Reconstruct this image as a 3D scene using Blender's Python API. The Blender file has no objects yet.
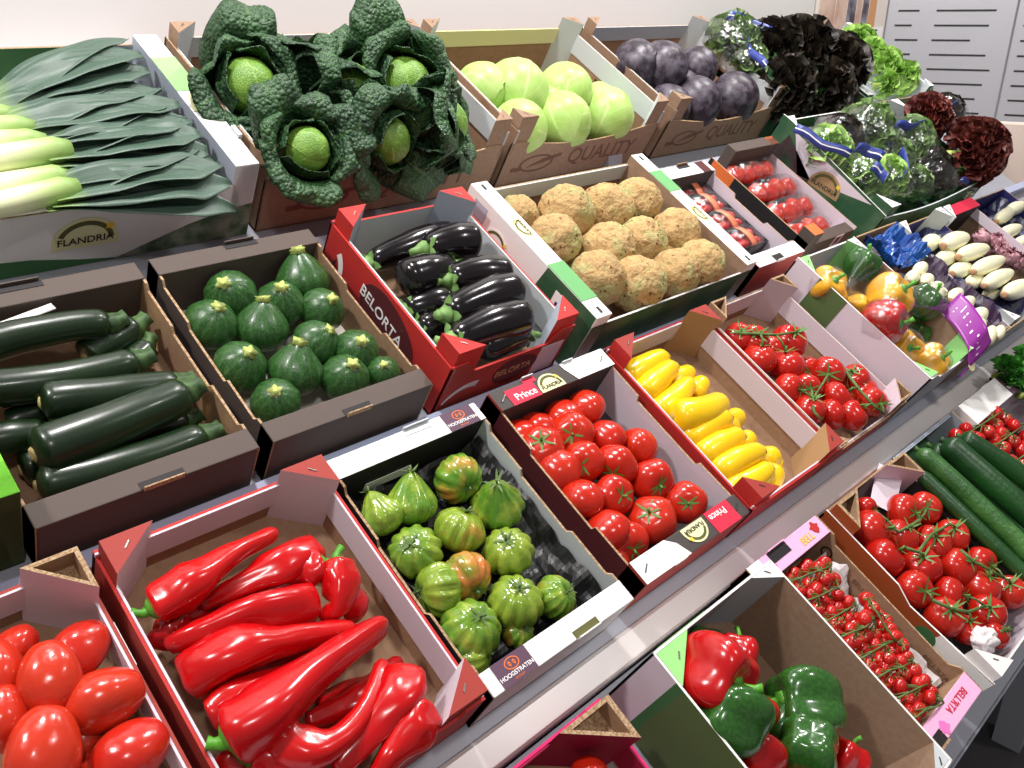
import bpy, math, random
from mathutils import Vector, Matrix, noise
from math import sin, cos, pi, sqrt, exp, radians

# ------------------------------------------------------------------ camera, world, lights, exposure
SC = bpy.context.scene
COL = SC.collection
EYE = Vector((0, 0, 1.6))
PITCH, YAW, ROLL, FPX = 0.40687, 0.77576, -0.00579, 862.24
cp, sp, cy, sy = cos(PITCH), sin(PITCH), cos(YAW), sin(YAW)
FWD = Vector((sy*cp, cy*cp, -sp)); RT0 = Vector((cy, -sy, 0)); UP0 = RT0.cross(FWD)
RT = RT0*cos(ROLL) + UP0*sin(ROLL); UP = UP0*cos(ROLL) - RT0*sin(ROLL)
cam = bpy.data.cameras.new('camera'); cam.sensor_width = 36; cam.lens = FPX/1024*36; cam.clip_start = .02
camo = bpy.data.objects.new('camera', cam); COL.objects.link(camo)
camo.matrix_world = Matrix(((RT.x, UP.x, -FWD.x, EYE.x), (RT.y, UP.y, -FWD.y, EYE.y), (RT.z, UP.z, -FWD.z, EYE.z), (0, 0, 0, 1)))
SC.camera = camo
SC.view_settings.view_transform = 'Standard'; SC.view_settings.look = 'None'
SC.view_settings.gamma = 1; SC.view_settings.use_curve_mapping = False
SC.view_settings.exposure = 0.0
W = bpy.data.worlds.new('room_light'); SC.world = W; W.use_nodes = True
W.node_tree.nodes['Background'].inputs[0].default_value = (1, .95, .93, 1)
W.node_tree.nodes['Background'].inputs[1].default_value = .22
def lamp(name, loc, aim, power, size, col=(1, .97, .95), kind='AREA', spot=60):
    d = bpy.data.lights.new(name, kind); d.energy = power; d.color = col
    if kind == 'AREA': d.shape = 'DISK'; d.size = size
    elif kind == 'SPOT': d.spot_size = radians(spot); d.spot_blend = .6; d.shadow_soft_size = size
    o = bpy.data.objects.new(name, d); COL.objects.link(o); o.location = loc
    o.rotation_euler = (Vector(aim) - Vector(loc)).to_track_quat('-Z', 'Y').to_euler()
    return o
for x, y, p in ((-.7, 1.2, 44), (.8, 1.25, 44), (2.3, 1.25, 44), (3.8, 1.25, 34)):
    lamp('ceiling_spot_or_fill', (x, y, 3.3), (x+.25, 1.1, 1.0), p, .22)
lamp('ceiling_spot_or_fill', (-.2, -.9, 3.3), (1.0, 1.2, 1.2), 18, .3)  # front fill, added for its light from behind the camera
lamp('ceiling_spot_or_fill', (2.4, -.8, 3.3), (2.6, 1.2, 1.2), 18, .3)  # second added front fill lamp

# ------------------------------------------------------------------ slope frame: (x along the stand, v up the slope, h above the shelf)
TH = radians(31); W0 = 1.11
SN = Vector((0, -sin(TH), cos(TH))); SU = Vector((0, cos(TH), sin(TH)))
SF = Matrix.Translation(EYE - SN*W0) @ Matrix.Rotation(TH, 4, 'X')
def ray(px, py): return (FWD + RT*((px-512)/FPX) + UP*((384-py)/FPX))
def at(px, py, h):
    r = ray(px, py); t = (h-W0)/(SN.dot(r)); P = r*t
    return Vector((P.x, P.dot(SU), h))
def depth(p): return (Vector((p[0], 0, 0)) + SU*p[1] + SN*(p[2]-W0)).dot(FWD)
def on_ball(px, py, c, r):
    """direction from a ball's centre towards the spot seen at (px,py)"""
    d = ray(px, py); d = Vector((d.x, d.dot(SU), d.dot(SN))).normalized(); o = Vector((0, 0, W0))
    oc = o - c; b = oc.dot(d); q = b*b - oc.dot(oc) + r*r
    t = -b - (sqrt(q) if q > 0 else 0)
    return (o + d*t - c).normalized()

# ------------------------------------------------------------------ materials
def lin(c): return tuple((x/255/12.92 if x/255 <= .04045 else ((x/255+.055)/1.055)**2.4) for x in c) + (1,)
class N:
    def __init__(s, name):
        s.m = bpy.data.materials.new(name); s.m.use_nodes = True; s.t = s.m.node_tree; s.b = s.t.nodes['Principled BSDF']
    def n(s, kind, ins=None, **kw):
        x = s.t.nodes.new('ShaderNode'+kind)
        for k, v in kw.items(): setattr(x, k, v)
        for k, v in (ins or {}).items():
            if isinstance(v, bpy.types.NodeSocket): s.t.links.new(v, x.inputs[k])
            else: x.inputs[k].default_value = v
        return x
    def set(s, k, v):
        if isinstance(v, bpy.types.NodeSocket): s.t.links.new(v, s.b.inputs[k])
        else: s.b.inputs[k].default_value = v
    def math(s, op, a, b=0.0): return s.n('Math', {0: a, 1: b}, operation=op).outputs[0]
    def mix(s, f, a, b):
        x = s.n('Mix', data_type='RGBA')
        for i, v in ((0, f), (6, a), (7, b)):
            if isinstance(v, bpy.types.NodeSocket): s.t.links.new(v, x.inputs[i])
            else: x.inputs[i].default_value = v
        return x.outputs[2]
    def ramp(s, f, a, b):
        x = s.n('MapRange', {0: f, 1: a, 2: b}); return x.outputs[0]
    def obj(s): return s.n('TexCoord').outputs['Object']
    def noise(s, scale, detail=3, vec=None): return s.n('TexNoise', {'Vector': vec or s.obj(), 'Scale': scale, 'Detail': detail}).outputs[0]
    def rand(s): return s.n('ObjectInfo').outputs['Random']
    def bump(s, h, st, dist=.002): s.set('Normal', s.n('Bump', {'Height': h, 'Strength': st, 'Distance': dist}).outputs[0])
def M(name, c, rough=.5, c2=None, sc=6, lo=.4, hi=.65, bump=0, bsc=60, spec=.5, coat=0, metal=0, sss=0):
    k = N(name); k.set('Roughness', rough); k.set('Specular IOR Level', spec); k.set('Coat Weight', coat); k.set('Coat Roughness', .08); k.set('Metallic', metal)
    if c2: k.set('Base Color', k.mix(k.ramp(k.noise(sc), lo, hi), lin(c), lin(c2)))
    else: k.set('Base Color', lin(c))
    if bump: k.bump(k.noise(bsc, 4), bump)
    if sss: k.set('Subsurface Weight', sss); k.set('Subsurface Radius', (.02, .006, .004)); k.set('Subsurface Scale', .3)
    return k.m
m = {}
CARD = dict(rough=.62, spec=.3, bump=.05, bsc=25)
m['white'] = M('white_card', (236, 233, 230), **CARD)
m['lilac'] = M('lilac_tinted_white_card', (214, 202, 212), **CARD)  # white card; lilac tint paints in bounce light from the red peppers
m['gray'] = M('gray_white_card', (200, 205, 208), **CARD)
m['bluegray'] = M('blue_gray_card', (176, 184, 198), **CARD)
m['kraft'] = M('kraft_card', (160, 128, 102), c2=(152, 120, 94), sc=90, rough=.8, spec=.2, bump=.1, bsc=120)
m['kraftd'] = M('brown_kraft_card', (156, 128, 106), c2=(148, 120, 98), sc=90, rough=.75, spec=.25, bump=.1, bsc=120)
m['edge'] = M('card_edge', (182, 156, 126), rough=.85, spec=.2, c2=(150, 118, 86), sc=300, lo=.45, hi=.55)
m['brown'] = M('dark_brown_card', (84, 72, 66), **CARD)
m['black'] = M('black_card', (38, 34, 36), **CARD)
m['charcoal'] = M('charcoal_print', (72, 66, 64), **CARD)
m['redc'] = M('red_card', (186, 46, 42), **CARD)
m['redd'] = M('brick_red_card', (158, 58, 50), **CARD)
m['crimson'] = M('crimson_print', (206, 44, 70), **CARD)
m['maroon'] = M('maroon_print', (84, 30, 34), **CARD)
m['magenta'] = M('magenta_card', (222, 40, 110), **CARD)
m['magd'] = M('deep_magenta_card', (150, 14, 58), **CARD)
m['pink'] = M('pink_card', (240, 178, 214), **CARD)
m['pinkd'] = M('rose_print', (232, 120, 190), **CARD)
m['greenc'] = M('mid_green_print', (104, 168, 104), **CARD)
m['greenl'] = M('light_green_print', (150, 214, 130), **CARD)
m['greend'] = M('dark_green_print', (62, 108, 66), **CARD)
m['forest'] = M('forest_green_print', (44, 84, 56), c2=(78, 104, 78), sc=14, **CARD)
m['olive'] = M('olive_green_print', (84, 104, 62), **CARD)
m['lime'] = M('lime_green_card', (120, 206, 50), **CARD)
m['orange'] = M('orange_print', (226, 112, 56), **CARD)
m['rust'] = M('rust_brown_card', (156, 74, 36), **CARD)
m['purple'] = M('purple_print', (92, 66, 84), **CARD)
m['violet'] = M('violet_print', (92, 50, 120), **CARD)
m['navy'] = M('navy_print', (46, 48, 110), **CARD)
m['cream'] = M('cream_print', (232, 228, 176), **CARD)
m['olivet'] = M('olive_ink', (92, 92, 50), **CARD)
m['tan'] = M('tan_print', (176, 140, 100), **CARD)
m['yellowp'] = M('yellow_print', (240, 200, 70), **CARD)
m['ink'] = M('dark_ink', (44, 40, 36), **CARD)
m['redink'] = M('brown_red_ink', (116, 82, 66), **CARD)
m['leafprint'] = M('leaf_photo_print', (66, 92, 62), c2=(150, 158, 138), sc=22, **CARD)
m['beetprint'] = M('dark_purple_print', (70, 30, 46), c2=(46, 70, 52), sc=20, **CARD)
m['tomprint'] = M('tomato_print', (170, 50, 44), c2=(196, 92, 80), sc=18, **CARD)
m['liner'] = M('black_paper', (17, 17, 19), rough=.4, bump=.2, bsc=30)
m['tissue'] = M('crumpled_tissue', (226, 220, 220), rough=.8, bump=.3, bsc=40)
m['wrapp'] = M('white_tray_paper', (208, 202, 190), rough=.75, c2=(222, 216, 204), bump=.2, bsc=18)
m['staple'] = M('staple_metal', (120, 116, 112), rough=.35, metal=1)
m['steel'] = M('brushed_steel', (232, 226, 224), rough=.34, metal=.25, c2=(222, 216, 214), sc=3)
m['shelf'] = M('gray_shelf_metal', (166, 168, 178), rough=.45, metal=.25)
m['plastic'] = M('blue_tape', (44, 58, 130), rough=.35, c2=(60, 76, 150), sc=30)
m['bluefoil'] = M('blue_foil', (30, 84, 160), rough=.25, c2=(24, 60, 130), sc=12, bump=.3, bsc=30)
m['navyfoil'] = M('navy_wrap', (40, 44, 92), rough=.35, c2=(30, 32, 60), sc=14, bump=.3, bsc=30)
m['darktray'] = M('black_plastic_tray', (26, 24, 26), rough=.3)
m['olabel'] = M('orange_label', (232, 128, 84), rough=.4)
m['wlabel'] = M('white_paper_label', (244, 242, 240), rough=.6)
m['bagpurple'] = M('purple_label_film', (146, 48, 150), rough=.3, spec=.6)
# vegetables
def mtom(name, c, c2):
    k = N(name); r = k.rand()
    base = k.mix(k.math('MULTIPLY', r, .55), lin(c), lin(c2))
    base = k.mix(k.math('MULTIPLY', k.ramp(k.noise(1.2, 2), .45, .75), .25), base, lin(c2))
    k.set('Base Color', base); k.set('Roughness', .22); k.set('Specular IOR Level', .5); k.set('Coat Weight', .25); k.set('Coat Roughness', .1)
    k.set('Subsurface Weight', .12); k.set('Subsurface Radius', (.02, .004, .003)); k.set('Subsurface Scale', .25)
    k.bump(k.noise(1.6, 2), .05, .03)
    return k.m
m['tomato'] = mtom('tomato_skin', (184, 30, 14), (200, 50, 24))
m['vinetom'] = mtom('vine_tomato_skin', (178, 22, 14), (196, 46, 24))
m['roma'] = mtom('plum_tomato_skin', (188, 34, 22), (206, 62, 32))
m['cherry'] = mtom('cherry_tomato_skin', (184, 20, 18), (206, 40, 28))
m['redpep'] = mtom('red_pepper_skin', (186, 6, 14), (196, 18, 16))
m['redbell'] = mtom('red_bell_skin', (178, 6, 12), (188, 12, 16))
m['yelbell'] = mtom('yellow_bell_skin', (236, 170, 20), (240, 188, 40))
m['greenbell'] = M('green_bell_skin', (38, 82, 30), rough=.2, c2=(50, 100, 34), sc=10, coat=.4)
m['calyx'] = M('green_calyx', (74, 116, 46), rough=.6, c2=(104, 144, 66), sc=60)
m['vine'] = M('green_vine', (70, 98, 44), rough=.65, c2=(104, 126, 66), sc=40)
m['stemg'] = M('pepper_stem_green', (92, 168, 42), rough=.45, c2=(70, 140, 36), sc=40)
m['stemw'] = M('cut_stem_pale', (196, 206, 120), rough=.7, c2=(170, 190, 90), sc=60)
def mzuc(name, c, c2, cs, sc):
    k = N(name); v = k.n('TexVoronoi', {'Vector': k.obj(), 'Scale': sc}); nz = k.noise(9)
    base = k.mix(k.ramp(nz, .35, .7), lin(c), lin(c2))
    dots = k.ramp(v.outputs['Distance'], .22, .1)
    base = k.mix(k.math('MULTIPLY', dots, .55), base, lin(cs))
    if name.startswith('round'):
        s = k.n('SeparateXYZ', {0: k.obj()}); an = k.math('ARCTAN2', s.outputs[1], s.outputs[0])
        st = k.math('SINE', k.math('ADD', k.math('MULTIPLY', an, 14.0), k.math('MULTIPLY', k.noise(3), 8.0)))
        base = k.mix(k.math('MULTIPLY', k.ramp(st, .3, 1.0), .22), base, lin((92, 134, 74)))
    k.set('Base Color', base); k.set('Roughness', .3); k.set('Coat Weight', .12); k.bump(k.noise(40, 3), .1)
    return k.m
m['zuc'] = mzuc('zucchini_skin', (17, 34, 16), (26, 48, 21), (48, 76, 40), 190)
m['rzuc'] = mzuc('round_zucchini_skin', (30, 66, 28), (50, 94, 40), (156, 186, 134), 14)
m['cuc'] = M('cucumber_skin', (24, 60, 26), rough=.35, c2=(38, 88, 36), sc=7, bump=.5, bsc=120)
m['cucr'] = M('knobbly_cucumber_skin', (40, 84, 34), rough=.32, c2=(70, 118, 52), sc=12, bump=.9, bsc=150)
m['zstem'] = M('zucchini_stem', (40, 66, 32), rough=.6, c2=(74, 104, 52), sc=60)
m['scar'] = M('blossom_scar', (196, 180, 120), rough=.7, c2=(160, 140, 90), sc=90)
m['egg'] = M('eggplant_skin', (13, 8, 12), rough=.2, coat=.25, c2=(20, 10, 17), sc=6)
m['eggcal'] = M('eggplant_calyx', (104, 142, 72), rough=.6, c2=(132, 168, 100), sc=50)
def mcel():
    k = N('celeriac_skin'); n1 = k.noise(1.3, 5); n2 = k.noise(7, 5); n3 = k.noise(5.2, 2)
    base = k.mix(k.ramp(n1, .46, .62), lin((190, 158, 110)), lin((178, 174, 118)))
    base = k.mix(k.math('MULTIPLY', k.ramp(n2, .52, .7), .55), base, lin((160, 112, 68)))
    base = k.mix(k.ramp(n3, .665, .70), base, lin((120, 80, 48)))
    k.set('Base Color', base); k.set('Roughness', .85); k.set('Specular IOR Level', .2); k.bump(n2, .4, .025); return k.m
m['cel'] = mcel()
m['squash'] = M('yellow_squash_skin', (244, 196, 6), rough=.28, c2=(248, 206, 24), sc=8, coat=.2, sss=.1)
m['sqtip'] = M('squash_end', (170, 130, 60), rough=.7, c2=(196, 168, 60), sc=90)
m['sqstem'] = M('squash_stem', (216, 186, 40), rough=.6, c2=(180, 170, 60), sc=80)
def mleek():
    k = N('leek_leaf'); uv = k.n('UVMap').outputs[0]; s = k.n('SeparateXYZ', {0: uv})
    st = k.n('TexNoise', {'Vector': k.n('Mapping', {'Vector': uv, 'Scale': (2, 60, 1)}).outputs[0], 'Scale': 1.0, 'Detail': 3}).outputs[0]
    c = k.mix(k.ramp(st, .35, .7), lin((54, 78, 66)), lin((92, 114, 98)))
    c = k.mix(k.ramp(s.outputs[0], .36, .16), c, lin((150, 184, 92)))
    c = k.mix(k.ramp(s.outputs[0], .2, .02), c, lin((232, 236, 190)))
    k.set('Base Color', c); k.set('Roughness', .42); k.bump(st, .3, .001); return k.m
m['leek'] = mleek()
def mleaf(name, c, c2, cv, rough=.5, veins=9.0, vw=.12, bsc=150, bst=.8, dark=None, mw=.05, vs=.8, ns=.4, nsc=12, nd=3, lo=.35, hi=.68):
    """leaf with a pale midrib and side veins drawn from its own UVs (u across, v along)"""
    k = N(name); uv = k.n('UVMap').outputs[0]; s = k.n('SeparateXYZ', {0: uv})
    u = k.math('ABSOLUTE', k.math('SUBTRACT', s.outputs[0], .5)); v = s.outputs[1]
    mid = k.math('MULTIPLY', k.ramp(u, mw, mw*.25), vs)
    w = k.math('ABSOLUTE', k.math('SINE', k.math('SUBTRACT', k.math('MULTIPLY', v, veins*pi), k.math('MULTIPLY', u, veins*3.4))))
    side = k.math('MULTIPLY', k.ramp(w, vw, vw*.3), vs)
    net = k.n('TexVoronoi', {'Vector': k.obj(), 'Scale': bsc*.6}, feature='DISTANCE_TO_EDGE').outputs[0]
    netv = k.math('MULTIPLY', k.ramp(net, .07, .01), ns)
    vv = k.math('MAXIMUM', k.math('MAXIMUM', mid, side), netv)
    base = k.mix(k.ramp(k.noise(nsc, nd), lo, hi), lin(c), lin(c2))
    k.set('Base Color', k.mix(vv, base, lin(cv))); k.set('Roughness', rough)
    k.bump(k.n('TexVoronoi', {'Vector': k.obj(), 'Scale': bsc}).outputs['Distance'], bst, -.004); return k.m
m['savoy'] = mleaf('savoy_outer_leaf', (28, 58, 34), (46, 82, 44), (84, 124, 70), bsc=130, bst=1, mw=.03, vs=.6, ns=.25)
m['savoyh'] = mleaf('savoy_heart_leaf', (92, 138, 44), (126, 168, 62), (176, 204, 110), bsc=16, bst=.25, rough=.45, mw=.025, vs=.5, ns=.3, nsc=1.5)
m['cab'] = mleaf('cabbage_leaf', (164, 200, 102), (186, 214, 126), (214, 232, 160), bsc=9, bst=.03, rough=.4, veins=5, vw=.09, mw=.03, vs=.55, ns=.0, nsc=1.4)
m['redcab'] = mleaf('red_cabbage_leaf', (38, 30, 40), (88, 80, 92), (100, 72, 84), bsc=9, bst=.03, rough=.4, veins=4, vw=.05, mw=.02, vs=.35, ns=0, nsc=3.2, nd=6, lo=.42, hi=.62)
m['oak'] = mleaf('dark_lettuce_leaf', (26, 20, 17), (48, 34, 26), (56, 54, 34), bsc=60, bst=.4)
m['lolla'] = mleaf('red_frilly_leaf', (82, 28, 28), (122, 52, 44), (104, 60, 46), bsc=80, bst=.5)
m['lett'] = mleaf('green_lettuce_leaf', (122, 172, 62), (160, 204, 94), (206, 228, 150), bsc=60, bst=.3)
m['lettm'] = mleaf('mixed_lettuce_leaf', (84, 122, 56), (116, 150, 80), (160, 184, 120), bsc=60, bst=.3)
m['herb'] = mleaf('green_herb_leaf', (44, 112, 36), (62, 140, 44), (90, 160, 60), bsc=60, bst=.3)
m['endive'] = M('endive_leaf', (238, 234, 208), rough=.35, c2=(228, 226, 178), sc=10, sss=.1)
m['endtip'] = M('endive_tip', (216, 214, 110), rough=.4, c2=(196, 196, 90), sc=20)
m['endcut'] = M('endive_cut_base', (206, 160, 120), rough=.7, c2=(190, 140, 100), sc=60)
m['radic'] = M('radicchio_leaf', (150, 40, 76), rough=.4, c2=(226, 190, 196), sc=26, lo=.46, hi=.54)
m['eggd'] = M('dark_purple_wrap', (60, 34, 66), rough=.4, c2=(40, 22, 46), sc=20)
def mher():
    k = N('heirloom_tomato_skin'); r = k.rand(); o = k.obj(); z = k.n('SeparateXYZ', {0: o}).outputs[2]
    g = k.mix(r, lin((84, 134, 40)), lin((126, 150, 46)))
    g = k.mix(k.ramp(k.noise(1.9), .42, .7), g, lin((150, 172, 60)))
    am = k.math('MULTIPLY', k.ramp(k.math('ADD', k.noise(1.0, 1), k.math('MULTIPLY', k.n('ObjectInfo').outputs['Color'], .42)), .72, 1.02), .9)
    k.set('Base Color', k.mix(am, g, lin((206, 112, 58))))
    k.set('Roughness', .2); k.set('Coat Weight', .35); k.bump(k.noise(2.5, 2), .06, .05); return k.m
m['heir'] = mher()
def mfilm():
    k = N('clear_film'); k.set('Base Color', (1, 1, 1, 1)); k.set('Roughness', .12); k.set('Specular IOR Level', .9)
    k.bump(k.noise(34, 4), .9, .006)
    tr = k.n('BsdfTransparent', {0: (.97, .97, .98, 1)}); gl = k.n('BsdfGlossy', {0: (1, 1, 1, 1), 1: .14})
    nb = k.n('Bump', {'Height': k.noise(30, 4), 'Strength': .9, 'Distance': .008}); k.t.links.new(nb.outputs[0], gl.inputs['Normal'])
    lw = k.n('LayerWeight', {0: .32}); k.t.links.new(nb.outputs[0], lw.inputs['Normal'])
    f = k.math('ADD', k.math('MULTIPLY', k.math('POWER', lw.outputs['Facing'], 1.5), .45), .08)
    x = k.n('MixShader', {0: f}); k.t.links.new(tr.outputs[0], x.inputs[1]); k.t.links.new(gl.outputs[0], x.inputs[2])
    k.t.links.new(x.outputs[0], k.t.nodes['Material Output'].inputs[0]); return k.m
m['film'] = mfilm()
# ------------------------------------------------------------------ mesh helpers
class MB:
    def __init__(s): s.v = []; s.f = []; s.mi = []; s.uv = {}
    def add(s, vs, fs, mi=0, uvs=None):
        o = len(s.v); s.v += [tuple(p) for p in vs]
        for f in fs: s.f.append(tuple(i+o for i in f)); s.mi.append(mi)
        if uvs:
            for i, q in enumerate(uvs): s.uv[o+i] = q
        return s
    def box(s, x0, x1, y0, y1, z0, z1, mi=0, top=None, faces=None):
        vs = [(x, y, z) for z in (z0, z1) for y in (y0, y1) for x in (x0, x1)]
        fs = [(0, 2, 3, 1), (4, 5, 7, 6), (0, 1, 5, 4), (2, 6, 7, 3), (0, 4, 6, 2), (1, 3, 7, 5)]   # bottom top front back left right
        mm = [mi]*6
        if top is not None: mm[1] = top
        if faces: mm = [faces.get(k, a) for k, a in zip(('b', 't', 'f', 'k', 'l', 'r'), mm)]
        o = len(s.v); s.v += vs
        for f, q in zip(fs, mm): s.f.append(tuple(i+o for i in f)); s.mi.append(q)
        return s
    def prism(s, poly, z0, z1, side=0, top=0, T=None):
        n = len(poly); vs = [(p[0], p[1], z0) for p in poly] + [(p[0], p[1], z1) for p in poly]
        if T: vs = [T @ Vector(p) for p in vs]
        o = len(s.v); s.v += [tuple(p) for p in vs]
        sd = side if isinstance(side, (list, tuple)) else [side]*n
        for i in range(n): j = (i+1) % n; s.f.append((o+i, o+j, o+n+j, o+n+i)); s.mi.append(sd[i])
        s.f.append(tuple(o+i for i in reversed(range(n)))); s.mi.append(sd[0])
        s.f.append(tuple(o+n+i for i in range(n))); s.mi.append(top)
        return s
    def tube(s, pts, rad, n=10, mi=0, sect=None, capmi=None):
        pts = [Vector(p) for p in pts]; K = len(pts)
        if not isinstance(rad, (list, tuple)): rad = [rad]*K
        t0 = (pts[1]-pts[0]).normalized(); ref = Vector((0, 0, 1)) if abs(t0.z) < .9 else Vector((0, 1, 0))
        nx = t0.cross(ref).normalized(); o = len(s.v)
        for k in range(K):
            t = (pts[min(k+1, K-1)]-pts[max(k-1, 0)]).normalized()
            nx = (nx - t*nx.dot(t)).normalized(); ny = t.cross(nx)
            for i in range(n):
                a = 2*pi*i/n; q = rad[k]*(sect(k/(K-1), a) if sect else 1)
                s.v.append(tuple(pts[k] + nx*(cos(a)*q) + ny*(sin(a)*q)))
        for k in range(K-1):
            for i in range(n):
                j = (i+1) % n; s.f.append((o+k*n+i, o+k*n+j, o+(k+1)*n+j, o+(k+1)*n+i)); s.mi.append(mi)
        c = mi if capmi is None else capmi
        s.f.append(tuple(o+i for i in reversed(range(n)))); s.mi.append(mi)
        s.f.append(tuple(o+(K-1)*n+i for i in range(n))); s.mi.append(c)
        return s
    def blob(s, fn, nu=20, nv=14, mi=0, uv=False):
        o = len(s.v); s.v.append(tuple(fn(0, 0)))
        for j in range(1, nv):
            for i in range(nu): s.v.append(tuple(fn(pi*j/nv, 2*pi*i/nu)))
        s.v.append(tuple(fn(pi, 0))); e = len(s.v)-1
        for i in range(nu):
            k = (i+1) % nu; s.f.append((o, o+1+i, o+1+k)); s.mi.append(mi)
            for j in range(nv-2):
                a = o+1+j*nu; s.f.append((a+i, a+nu+i, a+nu+k, a+k)); s.mi.append(mi)
            a = o+1+(nv-2)*nu; s.f.append((a+i, e, a+k)); s.mi.append(mi)
        return s
    def grid(s, fn, nu, nv, mi=0, thick=0):
        """surface fn(u,v) for u,v in 0..1, UVs kept"""
        o = len(s.v)
        for j in range(nv+1):
            for i in range(nu+1):
                s.uv[len(s.v)] = (i/nu, j/nv); s.v.append(tuple(fn(i/nu, j/nv)))
        for j in range(nv):
            for i in range(nu):
                a = o+j*(nu+1)+i; s.f.append((a, a+1, a+nu+2, a+nu+1)); s.mi.append(mi)
        return s
    def mesh(s, name, mats, smooth=True):
        me = bpy.data.meshes.new(name); me.from_pydata(s.v, [], s.f)
        for q in (mats if isinstance(mats, (list, tuple)) else [mats]): me.materials.append(q)
        me.polygons.foreach_set('material_index', s.mi)
        if smooth: me.polygons.foreach_set('use_smooth', [True]*len(s.f))
        if s.uv:
            L = me.uv_layers.new(name='UVMap')
            for lp in me.loops: L.data[lp.index].uv = s.uv.get(lp.vertex_index, (0, 0))
        me.update(); return me
    def build(s, name, mats, parent=None, smooth=True, bevel=0, solid=0, sub=0):
        me = s.mesh(name, mats, smooth); o = bpy.data.objects.new(name, me); COL.objects.link(o)
        if parent: o.parent = parent
        if solid: q = o.modifiers.new('solid', 'SOLIDIFY'); q.thickness = solid; q.offset = 0
        if sub: q = o.modifiers.new('sub', 'SUBSURF'); q.levels = sub; q.render_levels = sub
        if bevel: q = o.modifiers.new('bev', 'BEVEL'); q.width = bevel; q.segments = 2; q.limit_method = 'ANGLE'
        return o
def tag(o, label=None, cat=None, group=None, kind=None):
    if label: o['label'] = label
    if cat: o['category'] = cat
    if group: o['group'] = group
    if kind: o['kind'] = kind
    return o
def empty(name, mat, label, cat, group=None):
    o = bpy.data.objects.new(name, None); COL.objects.link(o); o.empty_display_size = .02
    o.matrix_basis = mat; return tag(o, label, cat, group)
def child(name, me, parent, T=None):
    o = bpy.data.objects.new(name, me); COL.objects.link(o); o.parent = parent
    if T is not None: o.matrix_basis = T
    return o
def copy_part(o, parent):
    c = o.copy(); COL.objects.link(c); c.parent = parent
    for ch in list(o.children): copy_part(ch, c)
    return c
def axes(x, y, z, o=(0, 0, 0)):
    x, y, z, o = map(Vector, (x, y, z, o))
    return Matrix(((x.x, y.x, z.x, o.x), (x.y, y.y, z.y, o.y), (x.z, y.z, z.z, o.z), (0, 0, 0, 1)))
def zalign(d, spin=0, o=(0, 0, 0), s=1.0):
    d = Vector(d).normalized(); ref = Vector((1, 0, 0)) if abs(d.x) < .8 else Vector((0, 1, 0))
    y = d.cross(ref).normalized(); x = y.cross(d)
    return axes(x, y, d, o) @ Matrix.Rotation(spin, 4, 'Z') @ Matrix.Scale(s, 4)
def nz(p, f, s=0): return noise.noise(Vector(p)*f + Vector((s*7.3, s*3.1, s*1.7)))
def text(parent, s, size, T, mat, name='lettering', bold=0.0):
    bold = min(bold, .012)*.8
    cu = bpy.data.curves.new(name, 'FONT'); cu.body = s; cu.size = size; cu.align_x = 'CENTER'; cu.align_y = 'CENTER'; cu.extrude = .0002; cu.offset = bold*size
    t = bpy.data.objects.new(name, cu); COL.objects.link(t)
    me = bpy.data.meshes.new_from_object(t.evaluated_get(bpy.context.evaluated_depsgraph_get()))
    bpy.data.objects.remove(t); me.materials.clear(); me.materials.append(mat)
    o = child(name, me, parent, T); return o
def plate(parent, poly, T, mat, name='print', th=.0006):
    o = MB().prism(poly, 0, th).build(name, mat, parent, False); o.matrix_basis = T; return o
def rect(a, b, c, d): return [(a, c), (b, c), (b, d), (a, d)]
def up(T, d=.0007): return T @ Matrix.Translation((0, 0, d))

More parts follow.
